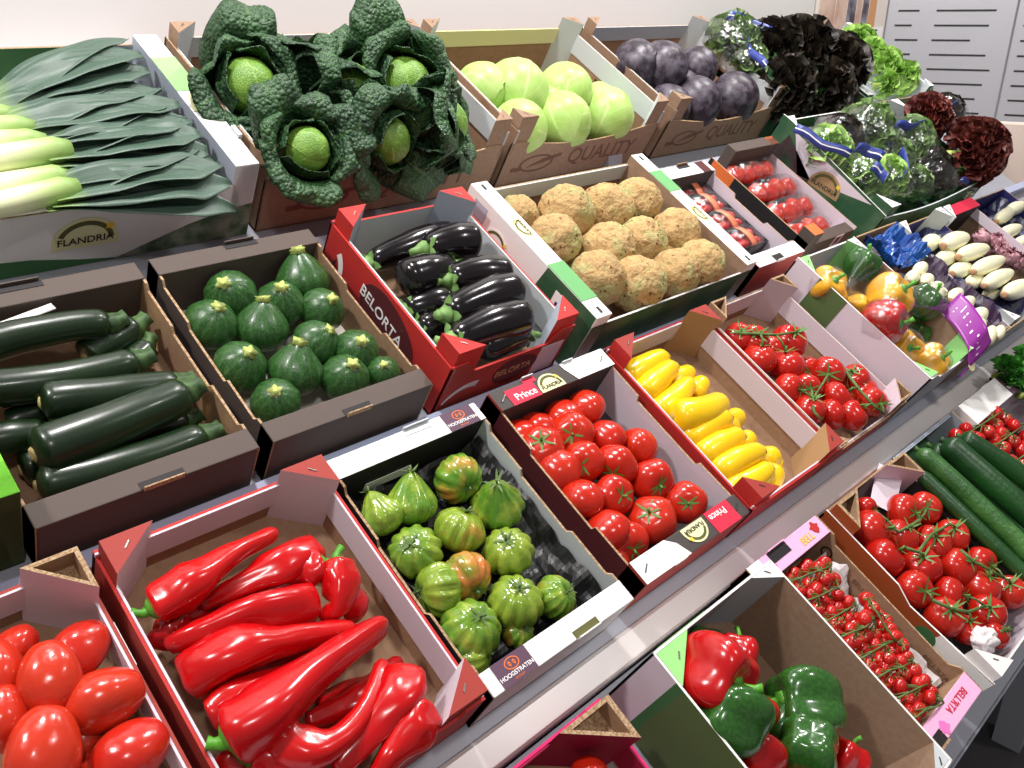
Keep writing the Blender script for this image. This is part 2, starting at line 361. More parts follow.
# ------------------------------------------------------------------ cardboard crates.  local frame: x across, y up the slope, z up; origin bottom centre
class Crate:
    def __init__(s, label, X0, X1, v0, v1, h, hb=0, base='kraft', name='cardboard_crate', cat='crate', group=None):
        s.w = X1-X0; s.d = v1-v0; s.h = h
        s.root = empty(name, SF @ Matrix.Translation(((X0+X1)/2, (v0+v1)/2, hb)), label, cat, group)
        a, b = s.w/2, s.d/2
        MB().box(-a, a, -b, b, 0, .004).build('base_panel', m[base], s.root, False)
    def line(s, side):
        a, b = s.w/2, s.d/2
        return {'f': ((-a, -b), (a, -b)), 'k': ((a, b), (-a, b)), 'r': ((a, -b), (a, b)), 'l': ((-a, b), (-a, -b))}[side]
    def frame(s, side):
        """plane of a side's outer face: x along it, y up, z outwards"""
        p, q = s.line(side); u = Vector((q[0]-p[0], q[1]-p[1], 0)); L = u.length; u /= L
        return axes(u, (0, 0, 1), u.cross(Vector((0, 0, 1))), ((p[0]+q[0])/2, (p[1]+q[1])/2, 0)), L
    def wall(s, side, prof, mo, mi, t=.004, me='edge', band=None, inset=0, z0=.0, cut=None):
        """prof: (fraction along, height) outline of the top; band: (material, depth) of a folded-in strip on the inside"""
        nm = {'f': 'front_panel', 'k': 'back_panel', 'l': 'side_panel', 'r': 'side_panel'}[side]
        T, L = s.frame(side); T = T @ Matrix.Translation((0, 0, -inset))
        poly = [(-L/2, z0), (L/2, z0)] + [(-L/2+L*f, z) for f, z in reversed(prof)]
        n = len(poly); vs = [T @ Vector((p[0], p[1], 0)) for p in poly] + [T @ Vector((p[0], p[1], -t)) for p in poly]
        mb = MB(); o = 0; mb.v = [tuple(p) for p in vs]
        if cut:
            # a slot (x0,x1,z0,z1) cut right through
            x0, x1, a0, a1 = cut; c = [(x0, a0), (x1, a0), (x1, a1), (x0, a1)]
            mb.v += [tuple(T @ Vector((p[0], p[1], 0))) for p in c] + [tuple(T @ Vector((p[0], p[1], -t))) for p in c]
            q = 2*n
            top = list(range(1, n)) + [0]
            for off, r_, k in ((0, 0, 0), (n, 4, 1)):
                c0, c1, c2, c3 = (q+r_+i for i in range(4))
                f1 = [off+0, off+1, c1, c0]; f2 = [off+i for i in top] + [c0, c3, c2, c1]
                mb.f += [tuple(reversed(f1)), tuple(reversed(f2))] if k else [tuple(f1), tuple(f2)]; mb.mi += [k, k]
            for i in range(4): j = (i+1) % 4; mb.f.append((q+j, q+i, q+4+i, q+4+j)); mb.mi.append(2)
        else:
            mb.f += [tuple(range(n)), tuple(reversed(range(n, 2*n)))]; mb.mi += [0, 1]
        for i in range(n): j = (i+1) % n; mb.f.append((j, i, n+i, n+j)); mb.mi.append(2)
        ob = mb.build(nm, [m[mo], m[mi], m[me]], s.root, False)
        if band:
            bm_, bd = band; tz = max(z for f, z in prof)
            bp = [(-L/2+L*f, z+.0006) for f, z in prof]; bl = [(-L/2+L*f, max(.004, z-bd)) for f, z in reversed(prof)]
            b2 = MB().prism(bp[::-1]+bl[::-1], 0, .003, 0, 0, T @ Matrix.Translation((0, 0, -t-.0035))); b2.build('folded_rim', m[bm_], ob, False)
        return ob
    def ledge(s, side, w, mt, mo=None, mi=None, h=None, l0=0, l1=0, name='folded_ledge'):
        """hollow folded end wall with a flat top; l0,l1 trim its two ends"""
        h = h or s.h; a, b = s.w/2, s.d/2
        X = {'f': (-a+l0, a-l1, -b, -b+w), 'k': (-a+l0, a-l1, b-w, b), 'l': (-a, -a+w, -b+l0, b-l1), 'r': (a-w, a, -b+l0, b-l1)}[side]
        outer = side; inner = {'f': 'k', 'k': 'f', 'l': 'r', 'r': 'l'}[side]
        mb = MB().box(X[0], X[1], X[2], X[3], .004, h, 1, 0, {outer: 1, inner: 2})
        return mb.build(name, [m[mt], m[mo or mt], m[mi or mt]], s.root, False, bevel=.0015)
    def ltop(s, side, w, h=None):
        """plane of a ledge's flat top, x along it as read from outside, z up"""
        h = h or s.h; T, L = s.frame(side)
        o = T @ Vector((0, h, -w/2)); x = T.to_3x3() @ Vector((1, 0, 0)); z = Vector((0, 0, 1))
        return axes(x, z.cross(x), z, o + z*.0006)
    def posts(s, which, leg, h, mtop, mout, mhyp, hollow=False, z0=.004, leg2=None):
        """triangular folded corner posts"""
        a, b = s.w/2 - .0045, s.d/2 - .0045
        for c in which:
            sx = -1 if c[1] == 'L' else 1; sy_ = -1 if c[0] == 'F' else 1
            p0 = (sx*a, sy_*b); p1 = (sx*(a-leg), sy_*b); p2 = (sx*a, sy_*(b-(leg2 or leg)))
            poly = [p0, p1, p2] if sx*sy_ < 0 else [p0, p2, p1]
            sd = [1, 2, 1]
            mb = MB()
            if hollow:
                cx = sum(p[0] for p in poly)/3; cy_ = sum(p[1] for p in poly)/3
                inn = [(cx+(p[0]-cx)*.72, cy_+(p[1]-cy_)*.72) for p in poly]
                mb.prism(poly, z0, h-.03, sd, 3)
                n = 3; vs = [(p[0], p[1], h-.03) for p in poly] + [(p[0], p[1], h) for p in poly] + [(p[0], p[1], h) for p in inn] + [(p[0], p[1], h-.03) for p in inn]
                o = len(mb.v); mb.v += vs
                for i in range(3):
                    j = (i+1) % 3
                    mb.f += [(o+i, o+j, o+3+j, o+3+i), (o+3+i, o+3+j, o+6+j, o+6+i), (o+6+i, o+6+j, o+9+j, o+9+i)]; mb.mi += [sd[i], 3, 4]
            else: mb.prism(poly, z0, h, sd, 0)
            o = mb.build('corner_post', [m[mtop], m[mout], m[mhyp], m['edge'], m['kraft']], s.root, False)
            if not hollow:
                d = Vector((-sx, -sy_, 0)).normalized(); mid = Vector(((p1[0]+p2[0])/2, (p1[1]+p2[1])/2, h)) - d*.010
                T = axes(Vector((d.y, -d.x, 0)), d, (0, 0, 1), mid)
                MB().box(-.006, .006, -.001, .001, 0, .001).build('staple', m['staple'], o, False).matrix_basis = T
def flandria(parent, T, R, bg='cream', ink='olivet', full=True):
    """half-round badge: pale ground, dark arc of beads, word, a small star flower"""
    ar = [(R*cos(pi*i/16), R*.92*sin(pi*i/16)) for i in range(17)] + [(-R, -R*.22), (R, -R*.22)]
    lg = plate(parent, ar, T, m[bg], 'logo', .0006)
    T = Matrix.Translation((0, 0, 0))
    ring = [(R*.86*cos(pi*(.02+.86*i/18)), R*.8*sin(pi*(.02+.86*i/18))) for i in range(19)]
    rin = [(R*.70*cos(pi*(.02+.86*i/18)), R*.63*sin(pi*(.02+.86*i/18))) for i in range(19)]
    mb = MB()
    for i in range(18): mb.prism([ring[i], ring[i+1], rin[i+1], rin[i]], .0006, .0010)
    mb.build('emblem_arc', m[ink], lg, False)
    text(lg, 'FLANDRIA', R*.36, Matrix.Translation((0, R*.06, .0012)), m['ink'], bold=.012)
    st = [((.16 if i % 2 else .3)*R*cos(pi*i/5)*.6 + R*.72, (.16 if i % 2 else .3)*R*sin(pi*i/5)*.6 + R*.5) for i in range(10)]
    MB().prism(st, .0008, .0012).build('emblem_star', m['yellowp'], lg, False)
    return lg
# ------------------------------------------------------------------ the room
def struct(o): o['kind'] = 'structure'; return o
def slab(name, x0, x1, y0, y1, z0, z1, mat): return struct(MB().box(x0, x1, y0, y1, z0, z1).build(name, mat, None, False))
m['wall'] = M('white_wall_paint', (212, 207, 206), rough=.7, bump=.04, bsc=40)
m['floor'] = M('dark_floor', (46, 44, 46), rough=.55, c2=(58, 56, 58), sc=3)
m['panel'] = M('gray_panel_metal', (182, 182, 188), rough=.45, metal=.15, c2=(176, 176, 182), sc=2)
m['slot'] = M('dark_slot', (40, 38, 38), rough=.6)
slab('floor', -2.5, 7, -2.5, 3.2, -.1, 0, m['floor'])
slab('wall_back', -2.5, 3.73, 1.95, 2.07, 0, 3.6, m['wall'])
# slotted steel partition closing the far end
PX = axes((.255, -.967, 0), (0, 0, 1), (-.967, -.255, 0), (4.46, 1.95, 1.6))
pn = empty('slotted_partition', PX, 'gray metal partition with rows of thin horizontal slots beyond the lettuce', 'partition')
for x0, x1 in ((0, .545), (.552, 1.2)):
    MB().box(x0, x1, -1.6, .55, -.02, 0).build('metal_sheet', m['panel'], pn, False, bevel=.004)
for k in range(14):
    y = .062 - k*.0645; j = (k*7 % 5)*.012
    for a, b in ((.055 - j*.3, .165-j), (.215, .485 - j*.8), (.585, .9)):
        if k == 3 and a > .2 and a < .5: b = .38
        MB().box(a, b, y-.004, y+.004, .0002, .0014).build('slot', m['slot'], pn, False)
# framed close-up of pale roots next to it
pb = empty('picture_board', axes((1, 0, 0), (0, 0, 1), (0, -1, 0), (3.75, 1.95, 1.6)), 'tall picture board showing pale root stalks beside the slotted partition', 'board')
MB().box(0, .7, -.7, .5, -.03, 0).build('board_panel', M('picture_cream', (226, 214, 204), rough=.5), pb, False, bevel=.003)
m['stalk'] = M('stalk_print', (214, 184, 168), rough=.5, c2=(190, 150, 132), sc=9); m['stalkd'] = M('stalk_dark_print', (70, 58, 66), rough=.5, c2=(150, 150, 160), sc=14)
st = MB()
for a, b, q in ((.03, .17, 0), (.18, .28, 0), (.29, .37, 1), (.38, .43, 0), (.44, .50, 1), (.51, .58, 2)):
    st.prism([(a, -.6), (b-.01, -.6), (b, -.25), (b-.005, .45), (a+.01, .45), (a-.012, -.2)], .0004, .001, q, q)
st.build('stalk_print', [m['stalk'], m['stalkd'], M('stalk_tan_print', (206, 150, 100), rough=.5)], pb, False)
MB().box(.50, .68, -.26, -.075, .001, .003).build('paper_note', m['wlabel'], pb, False)
MB().box(.53, .60, -.09, -.083, .003, .012).build('clip', m['slot'], pb, False)
# pale upright screen at the right end
sc = MB(); 
rp = [(-.3, -.9), (.4, -.9), (.4, 0)] + [(-.3+.05-.05*sin(pi/2*i/6), -.05+.05*cos(pi/2*i/6)) for i in range(7)]
sc.prism(rp, 0, .04)
so = sc.build('display_screen', M('pale_beige_laminate', (214, 194, 182), rough=.5), None, False, bevel=.008)
so.matrix_basis = axes((.3, -.954, 0), (0, 0, 1), (-.954, -.3, 0), (4.12, 1.2, 1.17)); tag(so, 'pale beige rounded board behind the frilly red lettuce', 'board')
# sloping display stand
SX0, SX1 = -.35, 3.92
ds = empty('display_stand', SF, 'sloping gray metal stand carrying all the vegetable crates', 'stand')
MB().box(SX0, SX1, 1.06, 1.63, -.06, -.042).build('shelf_panel', m['shelf'], ds, False)
MB().box(SX0, SX1, .105, 1.058, -.02, -.002).build('shelf_panel', m['shelf'], ds, False)
MB().box(SX0, SX1, -.40, .055, -.07, -.052).build('shelf_panel', m['shelf'], ds, False)
MB().box(SX0, SX1, -.40, -.392, -.16, -.052).build('front_fascia', m['bluegray'], ds, False, bevel=.002)
r = MB(); prof = [(.058, -.07), (.058, -.004), (.062, .001), (.098, .003), (.103, .001), (.106, -.006), (.106, -.07)]
r.tube([(SX0, .08, 0), (SX1, .08, 0)], .01, 4); r.v = []; r.f = []; r.mi = []
r.prism([(p[0], p[1]) for p in prof], SX0, SX1, 0, 0, axes((0, 1, 0), (0, 0, 1), (1, 0, 0)))
r.build('front_rail', m['steel'], ds, False, bevel=.001)
MB().box(SX0, SX1, .549, .576, -.002, .03).build('divider_strip', M('pale_blue_strip', (170, 178, 204), rough=.4), ds, False, bevel=.002)
for x in (SX0+.1, 1.9, SX1-.1):
    for y0, y1, zt in ((.25, .31, .60), (1.55, 1.61, 1.25)):
        o = MB().box(x, x+.06, y0, y1, -1, zt-1).build('leg', m['shelf'], ds, False)
        o.matrix_basis = SF.inverted() @ Matrix.Translation((0, 0, 1))

# ------------------------------------------------------------------ crates
A0, A1, AH, AB = 1.14, 1.56, .17, -.04
def flat(h): return [(0, h), (1, h)]
def step(h, hi, f=.07, n=.02): return [(0, hi), (f, hi), (f+n, h), (1-f-n, h), (1-f, hi), (1, hi)]
# leeks
c = Crate('white crate of leeks with a green and white right ledge', .21, .806, A0, A1, AH, AB, 'white')
c.wall('f', [(0, .125), (.93, .125), (.94, .165), (1, .165)], 'white', 'gray'); c.wall('k', flat(.15), 'white', 'bluegray')
plate(c.root, rect(.05, .2, .08, .15), c.frame('k')[0] @ axes((-1, 0, 0), (0, 1, 0), (0, 0, -1), (.05, 0, -.0045)), m['greend'])
c.ledge('l', .035, 'white'); c.ledge('r', .048, 'white', 'white', 'bluegray'); T = c.ltop('r', .048)
plate(c.root, rect(.02, .13, -.024, .024), T, m['greenl'])
plate(c.root, [(-.045, -.024), (.01, -.024), (.01, .006), (-.045, .024)], T, m['cream'])
MB().box(-.135, -.105, -.028, -.020, -.002, .008).build('locking_tab', m['gray'], c.root, False).matrix_basis = T
T, L = c.frame('f'); flandria(c.root, T @ Matrix.Translation((-.012, .052, .0003)), .056)
plate(c.root, [(.04, .0), (.298, .0), (.298, .078), (.25, .072), (.17, .05)], T @ Matrix.Translation((0, 0, .0003)), m['leafprint'])
plate(c.root, [(-.298, .0), (.05, .0), (-.02, .012), (-.1, .03), (-.298, .05)], T @ Matrix.Translation((0, 0, .0002)), m['greend'])
# brown cabbage crates
def cabcrate(label, X0, X1, stripe, letters=True):
    c = Crate(label, X0, X1, A0, A1, AH, AB, 'kraftd', group=None)
    sag = [(0, .142), (.06, .142)] + [(.06+.88*i/12, .142 - .026*sin(pi*i/12)) for i in range(1, 12)] + [(.94, .142), (1, .142)]
    c.wall('f', [(f, z-.012) for f, z in sag], 'kraftd', 'kraftd'); c.wall('k', flat(.165), 'kraftd', 'kraft', band=(stripe, .045))
    side = [(0, .2), (.09, .2), (.13, .165), (.87, .165), (.91, .2), (1, .2)]
    c.wall('l', flat(.165), 'kraftd', 'kraft', band=('gray', .055), cut=(-.05, .05, .075, .1)); c.wall('r', flat(.165), 'kraftd', 'kraft', band=('gray', .055), cut=(-.05, .05, .075, .1))
    c.posts(('FL', 'FR', 'BL', 'BR'), .055, .2, 'kraftd', 'kraftd', 'gray', leg2=.04)
    if letters:
        T, L = c.frame('f'); T = T @ Matrix.Translation((0, 0, .0003))
        text(c.root, 'QUALITY', .066, T @ Matrix.Translation((.085, .06, 0)), m['redink'], bold=.03)
        e = [(.062*cos(2*pi*i/28), .026*sin(2*pi*i/28)) for i in range(28)]; e2 = [(p[0]*.86, p[1]*.8) for p in e]; mb = MB()
        for i in range(28): j = (i+1) % 28; mb.prism([e[i], e[j], e2[j], e2[i]], 0, .0005)
        mb.prism([(-.085, -.018), (-.05, -.018), (-.05, -.006), (-.085, -.006)], 0, .0005); mb.prism([(.03, .0), (.085, .012), (.085, .022), (.02, .012), (-.03, -.01)], 0, .0005)
        o = mb.build('emblem', m['redink'], c.root, False); o.matrix_basis = T @ Matrix.Translation((-.17, .058, 0))
    return c
cabcrate('brown crate overflowing with savoy cabbages, printed with large capitals', .825, 1.455, 'gray')
cabcrate('brown crate of pale green cabbages with a sagging front edge', 1.48, 2.06, 'cream')
cabcrate('brown crate of purple red cabbages with a sagging front edge', 2.11, 2.71, 'bluegray')
# lettuces at the far end of the top row
def ledgecrate(label, X0, X1, v0, v1, h, hb, out, inn, sides, prof=None, wl=.03, inner=None, **kw):
    """thick folded ends left and right, thin front and back"""
    c = Crate(label, X0, X1, v0, v1, h, hb, inn); c.wall('f', prof or flat(h*.8), out, inn, **kw); c.wall('k', flat(h*.85), out, inn)
    c.ledge('l', wl, sides, out, inner or inn); c.ledge('r', wl, sides, out, inner or inn); return c
c = ledgecrate('dark green crate under the bagged dark lettuces in the back row', 2.74, 3.2, A0-.03, A1, AH, AB, 'forest', 'greend', 'forest')
c = ledgecrate('green and white crate of loose pale green lettuces', 3.25, 3.87, A0-.05, A1, AH-.02, AB, 'olive', 'gray', 'gray', wl=.02)
c.posts(('FL', 'FR', 'BL', 'BR'), .05, .16, 'white', 'greend', 'gray')
# middle row
B0, B1, BH = .588, .985, .10
def beamcrate(label, X0, X1, v0, v1, h, ct, co, ci, so, si, wl=.035, sh=None, hb=0, base='kraft', slot=None, bandm=None):
    """thick folded ends front and back, thin stepped sides"""
    c = Crate(label, X0, X1, v0, v1, h, hb, base)
    c.ledge('f', wl, ct, co, ci); c.ledge('k', wl, ct, co, ci)
    for s_ in 'lr':
        c.wall(s_, sh or [(0, h-.002), (.12, h-.002), (.14, h-.012), (.34, h-.012), (.36, h-.022), (.64, h-.022), (.66, h-.012), (.86, h-.012), (.88, h-.002), (1, h-.002)], so, si)
    return c
def tab(c, side, w, x, L=.05, mat='black', flap='edge', e=.012):
    """punched hand slot in a ledge, with its flap bent up along the outer edge"""
    T = c.ltop(side, w); plate(c.root, rect(x-L/2, x+L/2, -w/2+.001, -w/2+e), T, m[mat], 'slot_opening', .0004)
    MB().box(x-L*.45, x+L*.45, -w/2-.0016, -w/2+.0005, -.003, .006).build('locking_tab', m[flap], c.root, False).matrix_basis = T
c = beamcrate('dark brown tray of long zucchini', .207, .505, B0, B1, BH, 'brown', 'brown', 'brown', 'brown', 'kraft', .038)
tab(c, 'f', .038, .01, .06); tab(c, 'k', .038, .02, .06, flap='brown')
c = beamcrate('dark brown tray of round zucchini', .527, .823, B0, B1, BH, 'brown', 'brown', 'brown', 'brown', 'kraft', .038, base='wrapp')
tab(c, 'f', .038, .0, .05); tab(c, 'k', .038, -.01, .06, flap='brown')
# aubergines
c = Crate('red and white crate of aubergines with dark ovals on its side', .852, 1.155, .585, .965, .14, 0, 'kraft')
c.wall('f', [(0, .13), (.12, .13), (.2, .10), (.8, .10), (.88, .13), (1, .13)], 'redd', 'gray', me='redc'); c.wall('k', [(0, .13), (.1, .13), (.14, .12), (.86, .12), (.9, .13), (1, .13)], 'redc', 'gray', me='redc')
for s_ in 'lr': c.wall(s_, flat(.125), 'redc', 'gray', me='redc', band=('gray', .06))
c.posts(('FL', 'FR', 'BL', 'BR'), .06, .16, 'redc', 'redc', 'bluegray', leg2=.05)
T, L = c.frame('l'); T = T @ Matrix.Translation((0, 0, .0003))
ov = lambda rx, ry, n=28: [(rx*cos(2*pi*i/n)*(1+.12*cos(2*pi*i/n)), ry*sin(2*pi*i/n)) for i in range(n)]
lg = plate(c.root, ov(.085, .05), T @ Matrix.Translation((.01, .066, 0)) @ Matrix.Rotation(-.12, 4, 'Z'), m['maroon'], 'logo')
text(lg, 'BELORTA', .032, Matrix.Translation((-.01, .002, .0009)), m['wlabel'], bold=.015)
def swoosh(par, T, R, a0, a1, w, mat, name='swoosh'):
    mb = MB(); n = 14
    for i in range(n):
        p, q = a0+(a1-a0)*i/n, a0+(a1-a0)*(i+1)/n; wa, wb = w*(.25+.75*i/n), w*(.25+.75*(i+1)/n)
        mb.prism([(R*cos(p), R*sin(p)), ((R+wa)*cos(p), (R+wa)*sin(p)), ((R+wb)*cos(q), (R+wb)*sin(q)), (R*cos(q), R*sin(q))] if a1 > a0 else [(R*cos(q), R*sin(q)), ((R+wb)*cos(q), (R+wb)*sin(q)), ((R+wa)*cos(p), (R+wa)*sin(p)), (R*cos(p), R*sin(p))], 0, .0005)
    o = mb.build(name, m[mat], par, False); o.matrix_basis = T; return o
swoosh(c.root, T @ Matrix.Translation((-.175, .05, 0)), .04, -1.6, .9, .016, 'wlabel'); swoosh(c.root, T @ Matrix.Translation((-.12, .055, 0)), .03, 2.6, 4.9, .016, 'maroon')
swoosh(c.root, T @ Matrix.Translation((.10, .02, 0)), .03, 2.2, .3, .014, 'maroon'); swoosh(c.root, T @ Matrix.Translation((.13, .03, 0)), .018, 2.4, -.6, .010, 'gray')
T, L = c.frame('f'); T = T @ Matrix.Translation((0, 0, .0003)); lg = plate(c.root, ov(.055, .034), T @ Matrix.Translation((.02, .06, 0)), m['maroon'], 'logo')
text(lg, 'BELORTA', .022, Matrix.Translation((0, .0, .0009)), m['tan'], bold=.01); plate(c.root, rect(.08, .14, .02, .095), T, m['lilac'])
swoosh(c.root, T @ Matrix.Translation((-.09, .0, 0)), .055, 2.6, 1.2, .014, 'gray')
# celeriac
c = Crate('wide white and green crate of knobbly celeriac', 1.19, 1.76, .57, .975, .138, 0, 'kraftd')
c.wall('f', flat(.125), 'forest', 'lilac', me='white'); c.wall('k', flat(.125), 'white', 'kraftd', band=('gray', .04))
WL = .045
c.ledge('l', WL, 'white', 'white', 'kraftd', h=.15); c.ledge('r', WL, 'white', 'white', 'kraftd', h=.15)
T = c.ltop('l', WL, .15); plate(c.root, rect(.05, .155, -WL/2, WL/2), T, m['greenc'])
flandria(c.root, T @ Matrix.Translation((-.055, .0, 0)) @ Matrix.Rotation(pi, 4, 'Z') @ Matrix.Translation((0, -.008, 0)), .028)
for x in (-.185, .185): plate(c.root, rect(x-.008, x+.008, -.003, .003), T, m['ink'], 'staple')
T, L = c.frame('l'); T = T @ Matrix.Translation((0, 0, .0003))
plate(c.root, [(.03, .0), (.2, .0), (.2, .149), (.055, .149)], T, m['forest']); flandria(c.root, T @ Matrix.Translation((-.085, .085, 0)), .036, 'white')
plate(c.root, rect(.095, .15, .055, .125), up(T), m['wlabel']); plate(c.root, rect(.106, .136, .07, .105), up(T, .0014), m['navy'], 'flag')
plate(c.root, [(-.175, .1), (-.135, .1), (-.135, .135), (-.175, .135)], T, m['bluegray']); 
hs = [(.03*(1 if abs(cos(a)) > .7 else 1)*cos(a) + (.02 if cos(a) > 0 else -.02)*0, .014*sin(a)) for a in [2*pi*i/20 for i in range(20)]]
plate(c.root, [(p[0]*1.3, p[1]*1.4) for p in hs], T @ Matrix.Translation((-.005, .075, 0)), m['ink'], 'hand_hole')
T = c.ltop('r', WL, .15); plate(c.root, rect(.06, .135, -WL/2, WL/2), T, m['greenc']); flandria(c.root, T @ Matrix.Translation((-.025, -.006, 0)), .028)
for x in (-.185, .185): plate(c.root, rect(x-.008, x+.008, -.003, .003), T, m['ink'], 'staple')
# punnets and wrapped packs
c = beamcrate('narrow white crate holding small tomato punnets', 1.785, 2.0, .565, .93, .128, 'white', 'redd', 'charcoal', 'charcoal', 'lilac', .04, base='gray')
tab(c, 'k', .04, .0, .05, flap='kraft'); tab(c, 'f', .04, -.01, .04, 'ink', 'white', .02); plate(c.root, rect(-.09, -.055, -.02, .02), c.ltop('k', .04), m['maroon'])
c = Crate('dark brown crate with orange corners holding red wrapped packs', 2.075, 2.35, .59, .955, .12, 0, 'lilac')
c.ledge('k', .035, 'brown', 'brown', 'brown', h=.148, l0=.045); c.ledge('k', .035, 'orange', 'orange', 'lilac', h=.148, l0=.2755-.045, name='corner_block')
c.ledge('f', .035, 'brown', 'brown', 'lilac', h=.10, l0=.05); c.ledge('f', .04, 'orange', 'brown', 'brown', h=.14, l1=.2755-.05, name='corner_block')
c.wall('l', flat(.11), 'black', 'lilac', me='edge'); c.wall('r', flat(.11), 'brown', 'lilac', me='edge')
T, L = c.frame('l'); plate(c.root, rect(-.17, -.09, .0, .11), T @ Matrix.Translation((0, 0, .0003)), m['orange'])
T, L = c.frame('f'); plate(c.root, rect(.0, .045, .06, .1), T @ Matrix.Translation((.03, 0, .0003)), m['lilac']); plate(c.root, rect(.008, .035, .068, .094), up(T @ Matrix.Translation((.03, 0, .0003))), m['violet'])
# bagged lettuces
c = Crate('dark green printed crate of bagged lettuces with a badge and hand hole', 2.41, 3.2, .56, .985, .17, 0, 'forest')
c.wall('f', [(0, .15), (.08, .15)] + [(.08+.84*i/8, .15-.025*sin(pi*i/8)+.02*i/8) for i in range(9)] + [(1, .17)], 'forest', 'greend', me='gray'); c.wall('k', flat(.17), 'forest', 'greend', me='white'); c.wall('l', [(0, .195), (.08, .195), (1, .16)], 'forest', 'greend', me='white'); c.wall('r', flat(.17), 'forest', 'greend', me='white')
c.posts(('FL', 'FR', 'BL', 'BR'), .06, .188, 'white', 'forest', 'gray')
T, L = c.frame('l'); T = T @ Matrix.Translation((0, 0, .0003))
plate(c.root, [(-.07, .085), (.16, .158), (-.15, .178)], T, m['lilac']); plate(c.root, [(-.2, .005), (-.06, .005), (-.03, .1), (-.16, .16)], T, m['beetprint'])
flandria(c.root, up(T @ Matrix.Translation((.02, .105, 0)) @ Matrix.Rotation(.12, 4, 'Z')), .052, 'tan'); plate(c.root, [(p[0]*1.5, p[1]*1.7) for p in hs], T @ Matrix.Translation((.0, .06, 0)), m['ink'], 'hand_hole')
T, L = c.frame('f'); plate(c.root, [(-.25, .04), (.2, .06), (.36, .12), (-.22, .095)], T @ Matrix.Translation((0, 0, .0003)), m['olive'])
for i in range(5): plate(c.root, rect(-.375+.012*i, -.367+.012*i, .02, .10), T @ Matrix.Translation((0, 0, .0003)), m['gray'], 'bar_print')
# left neighbours, cut by the photograph's edge
c = ledgecrate('bright lime green crate at the left edge beside the long zucchini', -.12, .2, .607, B1+.03, .16, 0, 'olive', 'greend', 'lime', wl=.045)
c.ledge('f', .05, 'lime', 'olive', 'greend')
# front row
C0, C1, CH = .128, .535, .10
def postcrate(label, X0, X1, v0, v1, h, out, inn, edge, band, ptop, phyp, ph=.025, hb=0, base='kraft', leg=.06, leg2=.05, hollow=False, which=('FL', 'FR', 'BL', 'BR'), pout=None, fl=.0):
    c = Crate(label, X0, X1, v0, v1, h, hb, base)
    for s_ in 'fklr': c.wall(s_, [(0, h-.004), (.1, h-.004), (.13, h-.014-(fl if s_ == 'f' else 0)), (.87, h-.014-(fl if s_ == 'f' else 0)), (.9, h-.004), (1, h-.004)] if s_ in 'fk' else flat(h-.01), out, inn, me=edge, band=(band, .05) if band else None)
    c.posts(which, leg, h+ph, ptop, pout or out, phyp, hollow, leg2=leg2); return c
c = postcrate('red edged crate of plum tomatoes at the bottom left', -.1, .236, C0, C1, CH, 'redd', 'kraftd', 'redd', 'lilac', 'edge', 'lilac', .03, hollow=True, which=('BR', 'BL', 'FR', 'FL'), pout='redd', leg=.062, leg2=.06)
T, L = c.frame('r'); plate(c.root, rect(.05, .11, .05, .0895), T @ Matrix.Translation((0, 0, .0003)), m['wlabel'])
c = postcrate('red edged crate of long red pointed peppers', .252, .57, C0, C1, CH, 'redd', 'kraft', 'redc', 'lilac', 'redd', 'lilac', .022, leg=.065)
c = beamcrate('white tray of ribbed green tomatoes on black paper', .578, .866, C0-.006, C1-.006, CH, 'white', 'gray', 'black', 'black', 'gray', .036, base='black')
tab(c, 'k', .036, -.02, .055, 'gray', 'gray'); tab(c, 'f', .036, .04, .05, 'olivet', 'white')
def purple_label(c, side, w, x):
    T = c.ltop(side, w) @ Matrix.Translation((x, 0, 0)); p = plate(c.root, rect(-.031, .031, -w/2, w/2), T, m['purple'], 'logo')
    text(p, 'HOOGSTRATEN', .0082, Matrix.Translation((0, -.0065, .0008)), m['wlabel'], bold=.012); text(p, 'BELGIUM', .0042, Matrix.Translation((0, -.0135, .0008)), m['orange'])
    mb = MB(); e = [(.0125*cos(2*pi*i/24), .0085*sin(2*pi*i/24)) for i in range(24)]
    for i in range(24): j = (i+1) % 24; mb.prism([e[i], e[j], (e[j][0]*.86, e[j][1]*.82), (e[i][0]*.86, e[i][1]*.82)], .0006, .001)
    for s_ in (-1, 1):
        for k in (-1, 1): mb.prism([(s_*.004-.003, k*.0005), (s_*.004+.003, k*.0005), (s_*.004, k*.004)] if k > 0 else [(s_*.004+.003, k*.0005), (s_*.004-.003, k*.0005), (s_*.004, k*.004)], .0006, .001)
    mb.build('emblem', m['orange'], p, False).matrix_basis = Matrix.Translation((0, .0065, 0))
purple_label(c, 'f', .036, -.093)
T = c.ltop('k', .036) @ Matrix.Rotation(pi, 4, 'Z')
class Flip:      # the back ledge is read from inside the tray
    def __init__(s, c): s.root = c.root; s.c = c
    def ltop(s, side, w, h=None): return s.c.ltop(side, w, h) @ Matrix.Rotation(pi, 4, 'Z')
purple_label(Flip(c), 'k', .036, .10)
MB().box(-.035, .05, 0, .0008, .03, .052).build('paper_label_or_light_patch', m['wlabel'], c.root, False).matrix_basis = Matrix.Translation((-.05, c.d/2-.0375, 0))  # white plate painting the patch of light that falls through the ledge slot
